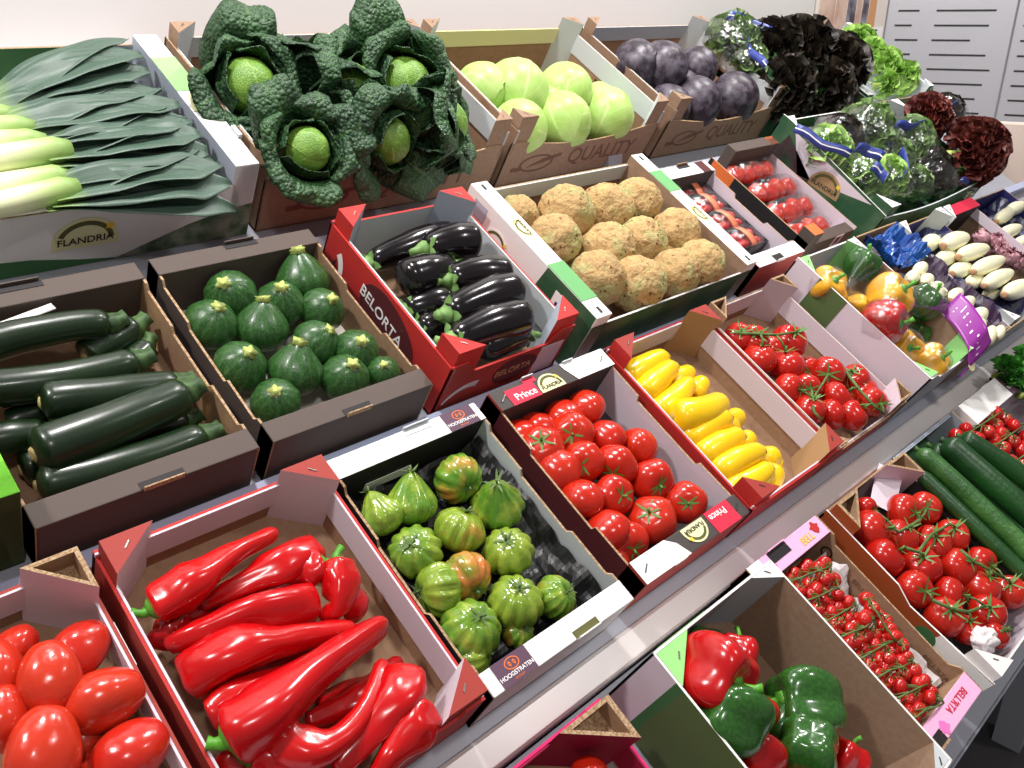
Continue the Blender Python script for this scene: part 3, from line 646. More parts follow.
# prince tomatoes
c = beamcrate('charcoal and white tray of round red tomatoes with red name labels', .903, 1.197, C0, C1, CH, 'charcoal', 'redd', 'charcoal', 'maroon', 'lilac', .042, sh=[(0, .095), (.3, .092), (.31, .082), (.7, .082), (.71, .092), (1, .095)], base='charcoal')
for q, side in ((Flip(c), 'k'), (c, 'f')):
    T = q.ltop(side, .042)
    if side == 'k':
        plate(c.root, [(.045, -.021), (.147, -.021), (.147, .021), (.03, .021), (.032, .008)], T, m['wlabel']); bx, fx, wx = -.085, -.018, .11
        p = plate(c.root, rect(-.034, .034, -.021, .012), T @ Matrix.Translation((bx, 0, 0)), m['crimson'], 'name_label'); text(p, 'Prince', .02, Matrix.Translation((.004, -.008, .0008)), m['wlabel'], bold=.02)
        flandria(c.root, T @ Matrix.Translation((fx, -.013, 0)), .030); tb = (.055, .4)
    else:
        R2 = T @ Matrix.Rotation(pi, 4, 'Z')
        plate(c.root, [(-.147, -.021), (-.03, -.021), (-.042, .006), (-.06, .021), (-.147, .021)], T, m['wlabel'])
        p = plate(c.root, rect(-.034, .034, -.021, .021), R2 @ Matrix.Translation((-.085, 0, 0)), m['crimson'], 'name_label'); text(p, 'Prince', .018, Matrix.Translation((.006, -.008, .0008)), m['wlabel'], bold=.02)
        flandria(c.root, R2 @ Matrix.Translation((-.012, -.012, 0)), .030)
    for x in (-.128, .128): MB().box(-.009, .009, -.0012, .0012, .0007, .0016).build('staple', m['staple'], c.root, False).matrix_basis = T @ Matrix.Translation((x, 0, 0)) @ Matrix.Rotation(.6, 4, 'Z')
tab(c, 'k', .042, -.05, .03, 'maroon', 'gray'); tab(c, 'k', .042, .055, .03, 'crimson', 'gray'); tab(c, 'f', .042, -.06, .03, 'redd', 'white')
c = postcrate('red edged brown crate of yellow squash', 1.215, 1.53, C0, C1, CH, 'redc', 'kraft', 'redc', 'lilac', 'redd', 'tan', .022, leg=.06, leg2=.05)
c = postcrate('kraft crate of red tomatoes on the vine', 1.54, 1.855, C0, C1, CH, 'redd', 'kraft', 'edge', 'lilac', 'edge', 'lilac', .022, hollow=True, leg=.06, leg2=.05, pout='kraft', fl=.02, which=('BL', 'BR', 'FR'))
c.posts(('FL',), .04, .098, 'edge', 'kraft', 'tomprint', leg2=.03)
T, L = c.frame('l'); plate(c.root, [(.06, .04), (.2, .04), (.2, .089), (.08, .089)], T @ Matrix.Translation((0, 0, .0003)), m['tomprint'])
# tall crate of wrapped bell peppers
c = Crate('tall lilac and green crate of wrapped bell peppers', 1.875, 2.165, C0, C1, .165, 0, 'gray')
c.wall('l', flat(.165), 'lilac', 'bluegray', me='white'); c.wall('r', flat(.165), 'lilac', 'kraftd', me='white'); c.wall('k', flat(.155), 'white', 'bluegray', me='white'); c.wall('f', [(0, .165), (.15, .16), (.4, .125), (.75, .12), (1, .13)], 'bluegray', 'gray', me='white')
T, L = c.frame('l'); T = T @ Matrix.Translation((0, 0, .0003)); plate(c.root, rect(-.13, -.045, .0, .165), T, m['olive'])
flandria(c.root, T @ Matrix.Translation((.03, .065, 0)) @ Matrix.Rotation(pi, 4, 'Z'), .042, 'lilac')
c.posts(('BL', 'FL'), .04, .166, 'greenl', 'lilac', 'bluegray', leg2=.05); c.posts(('FR', 'BR'), .04, .166, 'white', 'lilac', 'greenl', leg2=.05)
# chicory crates
c = Crate('crate of small chicory packs behind the purple labelled film', 2.185, 2.425, C0, C1, .16, 0, 'kraftd'); c.wall('l', flat(.15), 'kraft', 'kraftd'); c.wall('r', flat(.13), 'kraft', 'kraftd'); c.wall('k', flat(.16), 'tan', 'tan'); c.wall('f', flat(.145), 'kraft', 'kraftd')
c = Crate('green and white crate of large white chicory on blue paper', 2.445, 2.75, C0, C1, .135, 0, 'navy'); c.wall('l', flat(.135), 'lilac', 'navy', me='white'); c.wall('r', flat(.12), 'white', 'navy'); c.wall('k', flat(.12), 'tan', 'navy'); c.wall('f', flat(.10), 'gray', 'navy')
c.posts(('BL', 'FL', 'BR', 'FR'), .045, .155, 'white', 'gray', 'gray'); T, L = c.frame('l'); T = T @ Matrix.Translation((0, 0, .0003)); plate(c.root, rect(-.14, -.055, 0, .135), T, m['greend']); flandria(c.root, T @ Matrix.Translation((.06, .07, 0)), .04, 'cream')
c = Crate('crate of red and white radicchio with a red label on its back', 2.77, 3.04, C0, C1, .11, 0, 'black'); c.wall('l', flat(.11), 'white', 'navy'); c.wall('r', flat(.12), 'kraft', 'kraftd', band=('lilac', .03)); c.wall('k', flat(.12), 'black', 'black'); c.wall('f', flat(.10), 'white', 'black')
c.ledge('k', .04, 'crimson', 'white', 'black', h=.135); c.posts(('BL',), .05, .15, 'white', 'gray', 'gray')
c = Crate('white crate of chicory in dark wrap at the right edge', 3.06, 3.4, C0, C1, .11, 0, 'navy'); c.wall('l', flat(.11), 'white', 'kraftd', me='white'); c.wall('r', flat(.11), 'white', 'navy'); c.wall('k', flat(.11), 'white', 'navy'); c.wall('f', flat(.10), 'white', 'navy')
# bottom row, below the rail
D0, D1, DH, DB = -.335, .046, .10, -.05
c = postcrate('magenta crate with a tall torn corner below the rail', .44, .745, D0, D1, DH, 'magenta', 'gray', 'magenta', 'magd', 'edge', 'magd', .025, hb=DB, hollow=True, leg=.1, leg2=.07, pout='kraftd', which=('BL', 'BR'))
c = Crate('tall green and lilac crate of loose bell peppers', .815, 1.135, D0, D1, .165, DB-.0, 'kraftd')
c.wall('l', flat(.165), 'lilac', 'greend', me='white'); c.wall('r', flat(.165), 'lilac', 'kraftd', me='white'); c.wall('k', flat(.165), 'white', 'bluegray', me='white'); c.wall('f', flat(.165), 'bluegray', 'gray', me='white')
T, L = c.frame('l'); T = T @ Matrix.Translation((0, 0, .0003)); plate(c.root, rect(-.125, .02, 0, .165), T, m['olive']); plate(c.root, rect(-.14, -.125, 0, .165), T, m['greend'])
c.posts(('BL',), .075, .1655, 'greenl', 'lilac', 'greenl', leg2=.055); c.posts(('BR',), .06, .1655, 'white', 'lilac', 'bluegray', leg2=.03); c.posts(('FR',), .05, .1655, 'gray', 'lilac', 'kraftd', leg2=.03)
T, L = c.frame('k'); plate(c.root, rect(.03, .145, .16, .1655), T @ Matrix.Translation((0, 0, .0003)), m['greenl'])
c = Crate('pink trimmed kraft tray of cherry tomatoes on the vine', 1.145, 1.392, D0, D1+.015, DH, DB, 'kraft')
c.ledge('k', .04, 'pink', 'pink', 'black'); c.ledge('f', .04, 'pink', 'pink', 'kraft')
for s_ in 'lr': c.wall(s_, [(0, .1), (.12, .1), (.16, .085), (.84, .085), (.88, .1), (1, .1)], 'kraft', 'kraft')
tab(c, 'k', .04, .03, .06, 'black', 'pink', .022); T = c.ltop('k', .04) @ Matrix.Rotation(pi, 4, 'Z'); text(c.root, 'BELL', .020, T @ Matrix.Translation((.055, -.004, .0004)), m['yellowp'], bold=.02)
e = [(.012*(1+.25*sin(5*a))*cos(a), .010*(1+.25*cos(4*a))*sin(a)) for a in [2*pi*i/24 for i in range(24)]]; plate(c.root, e, T @ Matrix.Translation((.092, .004, 0)), m['redc'], 'flower_print'); plate(c.root, e, T @ Matrix.Translation((-.07, -.008, 0)), m['pinkd'], 'flower_print')
plate(c.root, rect(-.123, -.085, -.02, .02), T, m['wlabel'])
T = c.ltop('f', .04) @ Matrix.Rotation(pi, 4, 'Z'); t = text(c.root, "BELL'RTA", .018, T @ Matrix.Translation((-.05, -.004, .0004)), m['crimson'], bold=.01)
plate(c.root, e, T @ Matrix.Translation((.02, .006, 0)), m['pinkd'], 'flower_print'); tab(c, 'f', .04, -.055, .045, 'black', 'edge', .02)
T, L = c.frame('r'); T = T @ axes((-1, 0, 0), (0, 1, 0), (0, 0, -1), (0, 0, -.0045)); mb = MB()
e1 = [(.012*cos(2*pi*i/20), .012*sin(2*pi*i/20)) for i in range(20)]
for i in range(20): j = (i+1) % 20; mb.prism([e1[i], e1[j], (e1[j][0]*.75, e1[j][1]*.75), (e1[i][0]*.75, e1[i][1]*.75)], 0, .0005)
mb.build('round_print', m['ink'], c.root, False).matrix_basis = T @ Matrix.Translation((-.135, .06, 0))
text(c.root, "BELL'RTA", .014, T @ Matrix.Translation((-.04, .06, .0)), m['redink']); text(c.root, "BELL'RTA", .014, T @ Matrix.Translation((.13, .06, .0)), m['redink'])
c = Crate('rust and white crate of large vine tomatoes with a green sticker', 1.425, 1.735, D0-.01, D1+.01, DH, DB, 'black')
c.wall('l', [(0, .10), (.45, .10), (.55, .085), (1, .10)], 'rust', 'black', me='white'); c.wall('r', flat(.095), 'redd', 'black', me='white'); c.wall('k', flat(.09), 'rust', 'kraft'); c.wall('f', flat(.09), 'white', 'lilac', me='white')
c.posts(('BL', 'BR'), .085, .125, 'edge', 'rust', 'lilac', leg2=.06, hollow=True); c.posts(('FL', 'FR'), .06, .12, 'white', 'white', 'lilac')
T, L = c.frame('l'); T = T @ Matrix.Translation((0, 0, .0003)); plate(c.root, [(.07, 0), (.2, 0), (.2, .098), (.09, .092)], T, m['wlabel']); plate(c.root, [(.022*cos(2*pi*i/24), .022*sin(2*pi*i/24)) for i in range(24)], up(T @ Matrix.Translation((.075, .06, 0))), m['greend'], 'sticker')
plate(c.root, [(.03*cos(2*pi*i/20), .024*sin(2*pi*i/20)) for i in range(20)], up(T @ Matrix.Translation((.15, .03, 0))), m['tomprint'], 'tomato_print')
T, L = c.frame('f'); plate(c.root, [(-.15+.035*cos(2*pi*i/20), .045+.03*sin(2*pi*i/20)) for i in range(20)], T @ Matrix.Translation((.05, 0, .0003)), m['tomprint'], 'tomato_print')
c = Crate('gray sided crate of cucumbers', 1.75, 2.055, D0, D1+.01, DH, DB, 'greend'); c.wall('l', flat(.085), 'greend', 'greend'); c.wall('r', flat(.10), 'bluegray', 'bluegray', me='edge'); c.wall('k', flat(.09), 'bluegray', 'greend', me='bluegray', band=('bluegray', .03)); c.wall('f', flat(.09), 'bluegray', 'greend')
for x in (-.06, .06): MB().box(x-.03, x+.03, .0, .001, .066, .074).build('slot_opening', m['ink'], c.root, False).matrix_basis = Matrix.Translation((0, c.d/2-.0095, 0))
c = Crate('white topped crate of small vine tomatoes at the right edge', 2.075, 2.4, D0, D1+.01, DH, DB, 'black'); c.ledge('k', .06, 'white', 'white', 'purple', h=.11); c.wall('l', flat(.085), 'redd', 'gray', me='redd'); c.wall('r', flat(.09), 'white', 'lilac'); c.wall('f', flat(.09), 'white', 'lilac'); c.posts(('BR',), .07, .108, 'lilac', 'white', 'lilac')
T = c.ltop('k', .06, .11) @ Matrix.Rotation(pi, 4, 'Z'); plate(c.root, rect(.08, .14, -.03, .03), T, m['purple']); text(c.root, 'BELGIUM', .012, T @ Matrix.Translation((.11, -.01, .0008)), m['wlabel']); tab(c, 'k', .06, -.02, .045, 'edge', 'white', .025)
c = Crate('dark gray tray of leafy herbs at the right edge', 2.42, 2.75, D0, D1+.02, DH, DB, 'black'); c.ledge('k', .05, 'charcoal', 'charcoal', 'black', h=.125); tab(c, 'k', .05, .0, .045, 'ink', 'charcoal', .03); c.wall('l', flat(.09), 'charcoal', 'black'); c.wall('r', flat(.09), 'charcoal', 'black'); c.wall('f', flat(.09), 'charcoal', 'black')
# ------------------------------------------------------------------ vegetables: shapes
random.seed(7)
def T_at(c): return SF @ Matrix.Translation(c)
def sepals(mb, n, L, r0, lift, mi=0, s=0, curl=.3):
    """thin pointed sepals fanning out from the stalk"""
    for k in range(n):
        a = 2*pi*k/n + nz((k, s, 1), .9)*.8; l = L*(1+.3*nz((k, s, 5), 1.3))
        d = Vector((cos(a), sin(a), 0)); q = Vector((-sin(a), cos(a), 0)); P = []
        for i in range(5):
            t = i/4; c = d*(l*t) + Vector((0, 0, lift*(t-.9*t*t) + curl*l*t*t*(.4+.8*nz((k, s, 9), 1.7)))); w = r0*(1-t)**.7*(.6+t*1.2) + .0002
            P += [c-q*w, c+Vector((0, 0, .0007)), c+q*w]
        fs = []
        for i in range(4):
            for j in range(2): a_ = i*3+j; fs.append((a_, a_+1, a_+4, a_+3))
        o = len(P); P2 = [p - Vector((0, 0, .0012)) for p in P]
        mb.add(P, fs, mi); mb.add(P2, [tuple(reversed(f)) for f in fs], mi)
def tomato_mesh(name, mat, s, squash=.82, lobes=5, la=.03, dim=.16, elong=0):
    def fn(th, ph):
        r = 1 + la*cos(lobes*ph+s)*sin(th)**2 + .05*nz((sin(th)*cos(ph), sin(th)*sin(ph), cos(th)), 1.1, s)
        z = cos(th)*squash*(1+elong*cos(th)) - dim*exp(-(th/.38)**2)
        return (r*sin(th)*cos(ph), r*sin(th)*sin(ph), z*r)
    return MB().blob(fn, 24, 16).mesh(name, mat)
def calyx_mesh(s, n=6, L=.55, stalk=.28, top=.66):
    mb = MB(); sepals(mb, n, L, .07, .12, 0, s, .35)
    mb.tube([(0, 0, -.05), (.01, 0, stalk*.5), (.05, .02, stalk)], [.07, .055, .06], 6)
    for i, p in enumerate(mb.v): mb.v[i] = (p[0], p[1], p[2]+top)
    return mb.mesh('calyx', m['calyx'])
TOM = [tomato_mesh('tomato_body', m['tomato'], s) for s in range(4)]
CALV = [calyx_mesh(s+6, 6, .75, .3, .80) for s in range(3)]
VTOM = [tomato_mesh('tomato_body', m['vinetom'], s+9, .88, 4, .02) for s in range(3)]
CAL = [calyx_mesh(s) for s in range(4)]
def ball_at(px, py, rp, h):
    """centre and true radius of a roundish thing seen rp pixels across"""
    c = at(px, py, h); return c, rp*depth(c)/FPX
def veg(name, body, bodyname, parts, T, label, cat, group=None):
    r = empty(name, T, label, cat, group); child(bodyname, body, r)
    for n_, me in parts: child(n_, me, r)
    return r
def rounds(items, name, bodies, bname, parts, base, cat, group, h0, box=None, k=1.0):
    """items: (px, py, radius px, stalk px, stalk py, height or None, phrase)"""
    out = []
    for i, it in enumerate(items):
        px, py, rp, sx, sy_, hh, ph = it
        c, r = ball_at(px, py, rp*k, hh if hh is not None else h0)
        if box: c = inside(c, *box, r*.93)
        d = on_ball(sx, sy_, c, r) if sx is not None else Vector((nz((i, 3, 1), 1.7), nz((i, 8, 2), 1.7)-.4, -.8 if sx is None else 1))
        o = veg(name, bodies[i % len(bodies)], bname, parts(i, sx is not None), SF @ Matrix.Translation(c) @ zalign(d, i*1.3, (0, 0, 0), r), base + ' ' + ph if not ph.startswith('=') else ph[1:], cat, group)
        out.append(o)
    return out

def inside(c, x0, x1, y0, y1, r):
    return Vector((min(max(c.x, x0+r), x1-r), min(max(c.y, y0+r), y1-r), c.z))
# ---- round red tomatoes of the charcoal tray
rounds([
 (539, 449, 22, 541, 437, None, 'with starry calyx, left of the tray\'s upper middle'),
 (572, 434, 21, 573, 435, None, 'with its green calyx facing straight up, highest in the tray'),
 (607, 437, 18, None, None, None, 'turned so its dimple shows, between the back calyx tomato and right side'),
 (640, 446, 18, None, None, None, 'against the right side panel near the back'),
 (555, 473, 21, None, None, None, 'smooth and calyx down, beside the left side panel'),
 (583, 462, 20, 580, 466, None, 'with a dark thin calyx in the tray\'s middle'),
 (615, 466, 21, 612, 478, None, 'just right of the tray\'s middle, calyx at its lower edge'),
 (652, 481, 21, 664, 488, None, 'against the right side panel, calyx facing right'),
 (577, 502, 21, None, None, None, 'smooth, third down the left side of the tray'),
 (614, 496, 20, 627, 496, None, 'with calyx facing right, in the front half'),
 (652, 520, 23, 648, 509, None, 'large and wide with its calyx on top, near the front'),
 (686, 503, 20, 690, 504, None, 'with calyx up, in the front right corner'),
 (607, 531, 21, None, None, None, 'smooth, in the front left of the tray'),
 (637, 553, 20, 637, 553, .06, 'with a dark calyx just behind the front ledge'),
 (508, 434, 20, None, None, .05, 'in shade in the back left corner'),
 (533, 424, 19, None, None, .05, 'in shade under the back ledge, second from the left'),
 (556, 409, 20, None, None, .055, 'in shade under the back ledge, third from the left'),
 (585, 408, 19, None, None, .06, 'in the back right corner under the ledge'),
 (670, 540, 17, None, None, .05, 'low behind the front ledge\'s round badge'),
 (612, 562, 16, None, None, .045, 'low in the front left corner'),
], 'tomato', TOM, 'body', lambda i, s: [('calyx', CAL[i % 4])] if s else [], 'round red tomato', 'tomato', 'round red tomatoes in the charcoal tray', .068, (.908, 1.192, .172, .492), 1.1)

# ---- plum tomatoes bottom left
def plum_mesh(s):
    def fn(th, ph):
        r = 1 + .05*cos(3*ph+s)*sin(th)**2 + .07*nz((sin(th)*cos(ph), sin(th)*sin(ph), cos(th)), 1.0, s)
        z = cos(th)*1.32 - .12*exp(-(th/.3)**2)
        return (r*sin(th)*cos(ph)*(1-.10*cos(th)), r*sin(th)*sin(ph)*(1-.10*cos(th)), z)
    return MB().blob(fn, 28, 20).mesh('plum_tomato_body', m['roma'])
PL = [plum_mesh(s) for s in range(3)]
def axis_place(c, ax, spin, r):   # long axis along ax (slope coordinates)
    return SF @ Matrix.Translation(c) @ zalign(ax, spin, (0, 0, 0), r)
for i, (px, py, rp, ax, h, ph) in enumerate([
 (14, 648, 20, (.7, .3, .2), .075, 'partly hidden at the back of the crate'),
 (-3, 674, 27, (.3, .9, .2), .085, 'cut by the left edge of the picture'),
 (50, 677, 29, (.25, 1, .25), .10, 'standing tall on top of the pile'),
 (79, 650, 26, (.9, .3, .1), .075, 'in the back right corner by the purple post'),
 (104, 699, 31, (1, -.12, .1), .09, 'lying sideways with a wide shoulder, near the right side'),
 (3, 718, 26, (.2, .8, .4), .09, 'small and paler orange at the left edge of the crate'),
 (42, 752, 36, (.5, .8, .3), .10, 'largest one at the bottom of the picture'),
 (134, 752, 31, (1, .15, .1), .08, 'lying in the lower right by the side panel'),
 (82, 736, 24, (.6, .6, 0), .055, 'sunk low between the larger ones'),
 (20, 700, 24, (.6, .6, 0), .05, 'deep underneath the pile on the left'),
 (98, 770, 24, (.6, .2, 0), .05, 'deep at the bottom edge of the picture'),
]):
    c, r = ball_at(px, py, rp, h); c = inside(c, -.09, .226, .14, .52, r)
    veg('plum_tomato', PL[i % 3], 'body', [], axis_place(c, ax, i, r), 'red plum tomato, ' + ph, 'tomato', 'plum tomatoes in the red edged crate')

# ---- ribbed green tomatoes on black paper
def heir_mesh(s, pear):
    n = 11 + s % 3
    def fn(th, ph):
        rb = abs(cos(n*ph/2+.4*sin(ph+s)))**.7
        r = 1 - .20*(1-rb)*sin(th)**.7*(1 if th < 2 else .6) + .05*nz((cos(ph), sin(ph), cos(th)), 1.2, s)
        t = cos(th); sh = (1 - pear*.42*max(0, t)**1.3)
        z = t*(.80+pear*.38*max(0, t)) - (.12*(1-pear) if th < .5 else 0)*exp(-(th/.3)**2)
        return (r*sin(th)*cos(ph)*sh, r*sin(th)*sin(ph)*sh, z)
    return MB().blob(fn, 44, 20).mesh('ribbed_tomato_body', m['heir'])
HE = {(s, p): heir_mesh(s, p) for s in range(3) for p in (0, 1)}
def hcal(s, top):
    mb = MB(); sepals(mb, 6, .5, .06, .15, 0, s+20, .7); mb.tube([(0, 0, -.05), (.02, 0, .1), (.08, .03, .24)], [.05, .04, .05], 6)
    mb.v = [(p[0], p[1], p[2]+top) for p in mb.v]; return mb.mesh('calyx', m['vine'])
HC = {0: hcal(0, .72), 1: hcal(1, 1.14)}
for i, (px, py, rp, sx, sy_, pear, red, h, ph) in enumerate([
 (370, 522, 23, 369, 492, 1, 0, None, 'pear shaped bright green one at the back left'),
 (411, 503, 26, 411, 476, 1, 0, None, 'large pear shaped yellow green one by the back ledge'),
 (458, 479, 25, 473, 490, 0, .55, None, 'orange streaked one with heavy ribs at the back right'),
 (497, 505, 27, 497, 486, 1, 0, None, 'green one with a wispy stalk on top beside the right side panel'),
 (415, 552, 27, 408, 542, 0, 0, None, 'green one with its stalk facing up, left of the middle'),
 (459, 530, 26, 470, 505, 0, .45, None, 'yellow and orange one in the middle of the tray'),
 (508, 552, 26, 505, 536, 0, 0, None, 'bright green one third down the right side'),
 (465, 578, 27, 480, 595, 0, 1.0, None, 'one blushed red on its lower side'),
 (414, 603, 28, 411, 592, 0, .1, None, 'one beside the left side panel with curled green calyx'),
 (515, 602, 28, 521, 582, 0, 0, None, 'large glossy green one near the front right'),
 (470, 630, 31, 484, 612, 0, .2, None, 'largest one with deep ribs, near the front ledge'),
 (561, 604, 22, 573, 589, 0, .25, None, 'one in the front right corner with a curled calyx'),
 (521, 636, 17, 527, 626, 0, .6, .05, 'brownish one half hidden behind the front ledge'),
 (469, 662, 21, None, None, 0, 0, .06, 'pale green one behind the purple label at the front left'),
 (437, 668, 17, None, None, 0, 0, .04, 'green one low in the front left corner'),
]):
    c, r = ball_at(px, py, rp*1.06, h or .07); c = inside(c, .584, .86, .16, .49, r*.95)
    d = on_ball(sx, sy_, c, r) if sx else Vector((.3, -.3, .3))
    o = veg('ribbed_tomato', HE[(i % 3, pear)], 'body', [('calyx', HC[pear])], SF @ Matrix.Translation(c) @ zalign(d, i*1.1, (0, 0, 0), r), 'ribbed green tomato, ' + ph, 'tomato', 'ribbed green tomatoes on black paper')
    o.children[0].color = (red, red, red, 1)
# black paper lining
def crumple(x0, x1, v0, v1, h, amp, f, s): return lambda u, v: (x0+(x1-x0)*u, v0+(v1-v0)*v, h + amp*nz((u*f, v*f, s), 1, s) + amp*.5*nz((u*f*2.7, v*f*2.7, s), 1, s+2) + .045*max(0, abs(u-.5)*2-.75)*3)
pp = MB().grid(crumple(.588, .856, .165, .485, .034, .02, 6, 3), 44, 44).build('paper_liner', m['liner'], None, False, solid=.0008)
pp.matrix_basis = SF; tag(pp, 'crumpled black paper lining under the ribbed green tomatoes', 'paper')

# ---- long things: a body swept between two points
def span(a, ha, b, hb):
    A = at(a[0], a[1], ha); B = at(b[0], b[1], hb); return A, B
def long_frame(A, B, up_=(0, 0, 1)):
    x = (B-A).normalized(); y = Vector(up_).cross(x).normalized(); z = x.cross(y); return axes(x, y, z, (A+B)/2), (B-A).length
def spline(L, bend, lift, n=18, s=0, wig=0): return [Vector((L*(t-.5), bend*4*t*(1-t) + wig*nz((t*3, s, 0), 1), lift*4*t*(1-t) + wig*nz((t*3, s, 7), 1))) for t in [i/n for i in range(n+1)]]
def cappro(t, a=.08, b=.08): 
    q = 1.0
    if t < a: q = sqrt(max(0, 1-((a-t)/a)**2))
    if t > 1-b: q = min(q, sqrt(max(0, 1-((t-1+b)/b)**2)))
    return max(q, .04)
ts = [0, .004, .015, .035, .06, .1, .16, .24, .32, .4, .5, .6, .7, .78, .85, .9, .94, .965, .985, .996, 1]
def pathpts(L, bend, lift, s=0, wig=0): return [Vector((L*(t-.5), bend*4*t*(1-t) + wig*nz((t*3, s, 0), 1), lift*4*t*(1-t) + wig*nz((t*3, s, 7), 1))) for t in ts]

# long zucchini: A blossom end, B stalk end
for i, (a, ha, b, hb, rp, bend, ph) in enumerate([
 ((-30, 352), .085, (111, 324), .085, 17, .008, 'topmost along the back ledge of the tray'),
 ((86, 358), .05, (146, 325), .06, 16, 0, 'end with a pale ribbed stalk in the back right corner'),
 ((128, 372), .045, (161, 344), .05, 13, 0, 'stub pointing at the right side panel, below the pale stalk'),
 ((-20, 390), .08, (138, 361), .085, 18, -.012, 'second from the back, dark and curved'),
 ((40, 403), .085, (184, 383), .08, 18, -.004, 'third from the back with a tan blossom end'),
 ((33, 455), .09, (207, 386), .085, 23, -.006, 'longest one lying on top across the middle'),
 ((36, 487), .065, (212, 434), .06, 19, -.010, 'nearest the front ledge'),
 ((-25, 446), .05, (46, 434), .05, 18, 0, 'half hidden one at the left, under the longest'),
 ((8, 424), .04, (60, 408), .045, 13, 0, 'lying low between the third and the longest'),
 ((120, 440), .03, (214, 412), .03, 16, 0, 'hidden deep by the right side panel'),
 ((20, 470), .028, (120, 440), .028, 17, 0, 'deep under the front two'),
]):
    A, B = span(a, ha, b, hb); A, B = inside(A, -.5, .49, .62, .95, .02), inside(B, .2, .492, .62, .95, .026); F, L = long_frame(A, B); r = rp*depth((A+B)/2)/FPX
    r *= 1.1; R = [r*cappro(t, .07, .1)*(1-.16*t) for t in ts]; P = pathpts(L, bend, .004, i, .002)
    rt = empty('zucchini', SF @ F, 'dark green long zucchini, ' + ph, 'zucchini', 'long zucchini in the dark brown tray')
    MB().tube(P, R, 20, 0, lambda t, a_: 1+.018*cos(6*a_)).build('body', m['zuc'], rt)
    e = P[-1]; MB().tube([e-Vector((.006, 0, 0)), e+Vector((.004, 0, 0)), e+Vector((.016, .002, .002)), e+Vector((.024, .003, .004))], [r*.62, r*.55, r*.42, r*.46], 10, 0, lambda t, a_: 1+.14*cos(5*a_), 1).build('stem', [m['zstem'], m['stemw']], rt)
    e = P[0]; MB().tube([e+Vector((.003, 0, 0)), e-Vector((.001, 0, 0)), e-Vector((.0025, 0, 0))], [r*.34, r*.3, r*.15], 8).build('blossom_scar', m['scar'], rt)
lb = MB().box(-.05, .05, -.006, .006, 0, .002).build('paper_label_or_light_patch', m['wlabel']); lb.matrix_basis = SF @ axes((.98, .2, 0), (-.2, .98, 0), (0, 0, 1), at(20, 319, .09)); tag(lb, 'white paper strip on the zucchini under the back ledge', 'label')

# round zucchini
def rz_mesh(s, pear):
    def fn(th, ph):
        r = 1 + .02*cos(10*ph) + .04*nz((sin(th)*cos(ph), sin(th)*sin(ph), cos(th)), 1, s)
        t = cos(th); sh = 1 - pear*.45*max(0, t)**2
        return (r*sin(th)*cos(ph)*sh, r*sin(th)*sin(ph)*sh, t*(.9+pear*.28*max(0, t)))
    return MB().blob(fn, 30, 18).mesh('round_zucchini_body', m['rzuc'])
RZ = [rz_mesh(0, .25), rz_mesh(1, .55), rz_mesh(2, .9)]
def rzs(s, top):
    mb = MB(); mb.tube([(0, 0, top-.06), (0, 0, top+.04), (.01, 0, top+.10)], [.27, .22, .26], 20, 0, lambda t, a: 1+(.12+.12*t)*cos(5*a), 1); return mb.mesh('stem', [m['stemw'], m['stemw']])
RZS = [rzs(0, .92), rzs(1, 1.0), rzs(2, 1.12)]
for i, (px, py, rp, sx, sy_, pe, ph) in enumerate([
 (228, 292, 25, 223, 283, 0, 'in the back left, stalk end up'),
 (210, 325, 26, 219, 306, 0, 'by the left side panel, second from the back'),
 (262, 328, 26, 263, 302, 2, 'pear shaped and paler, in the middle of the left half'),
 (280, 304, 24, 281, 288, 1, 'in the second row behind the pear shaped one'),
 (299, 276, 26, 298, 254, 2, 'in the back right, narrowing to its stalk'),
 (322, 310, 22, 333, 299, 0, 'with a bright star stalk by the right side panel'),
 (240, 367, 26, 250, 352, 0, 'beside the left panel, third from the back'),
 (295, 371, 27, 299, 345, 2, 'wide based, in the middle of the front half'),
 (316, 343, 23, 331, 329, 0, 'tilted right towards the side panel in the middle'),
 (276, 402, 24, 275, 391, 0, 'nearest the front ledge on the left'),
 (356, 352, 23, 362, 341, 0, 'third down the right side panel'),
 (345, 378, 24, 353, 364, 0, 'touching the front ledge right of the middle'),
 (383, 373, 17, 384, 365, 0, 'smallest one in the front right corner'),
]):
    c, r = ball_at(px, py, rp*1.04, .062); c = inside(c, .532, .818, .626, .947, r*.95); d = on_ball(sx, sy_, c, r)
    veg('round_zucchini', RZ[pe], 'body', [('stem', RZS[pe])], SF @ Matrix.Translation(c) @ zalign(d, i*.9, (0, 0, 0), r), 'round green zucchini ' + ph, 'zucchini', 'round zucchini in the dark brown tray')

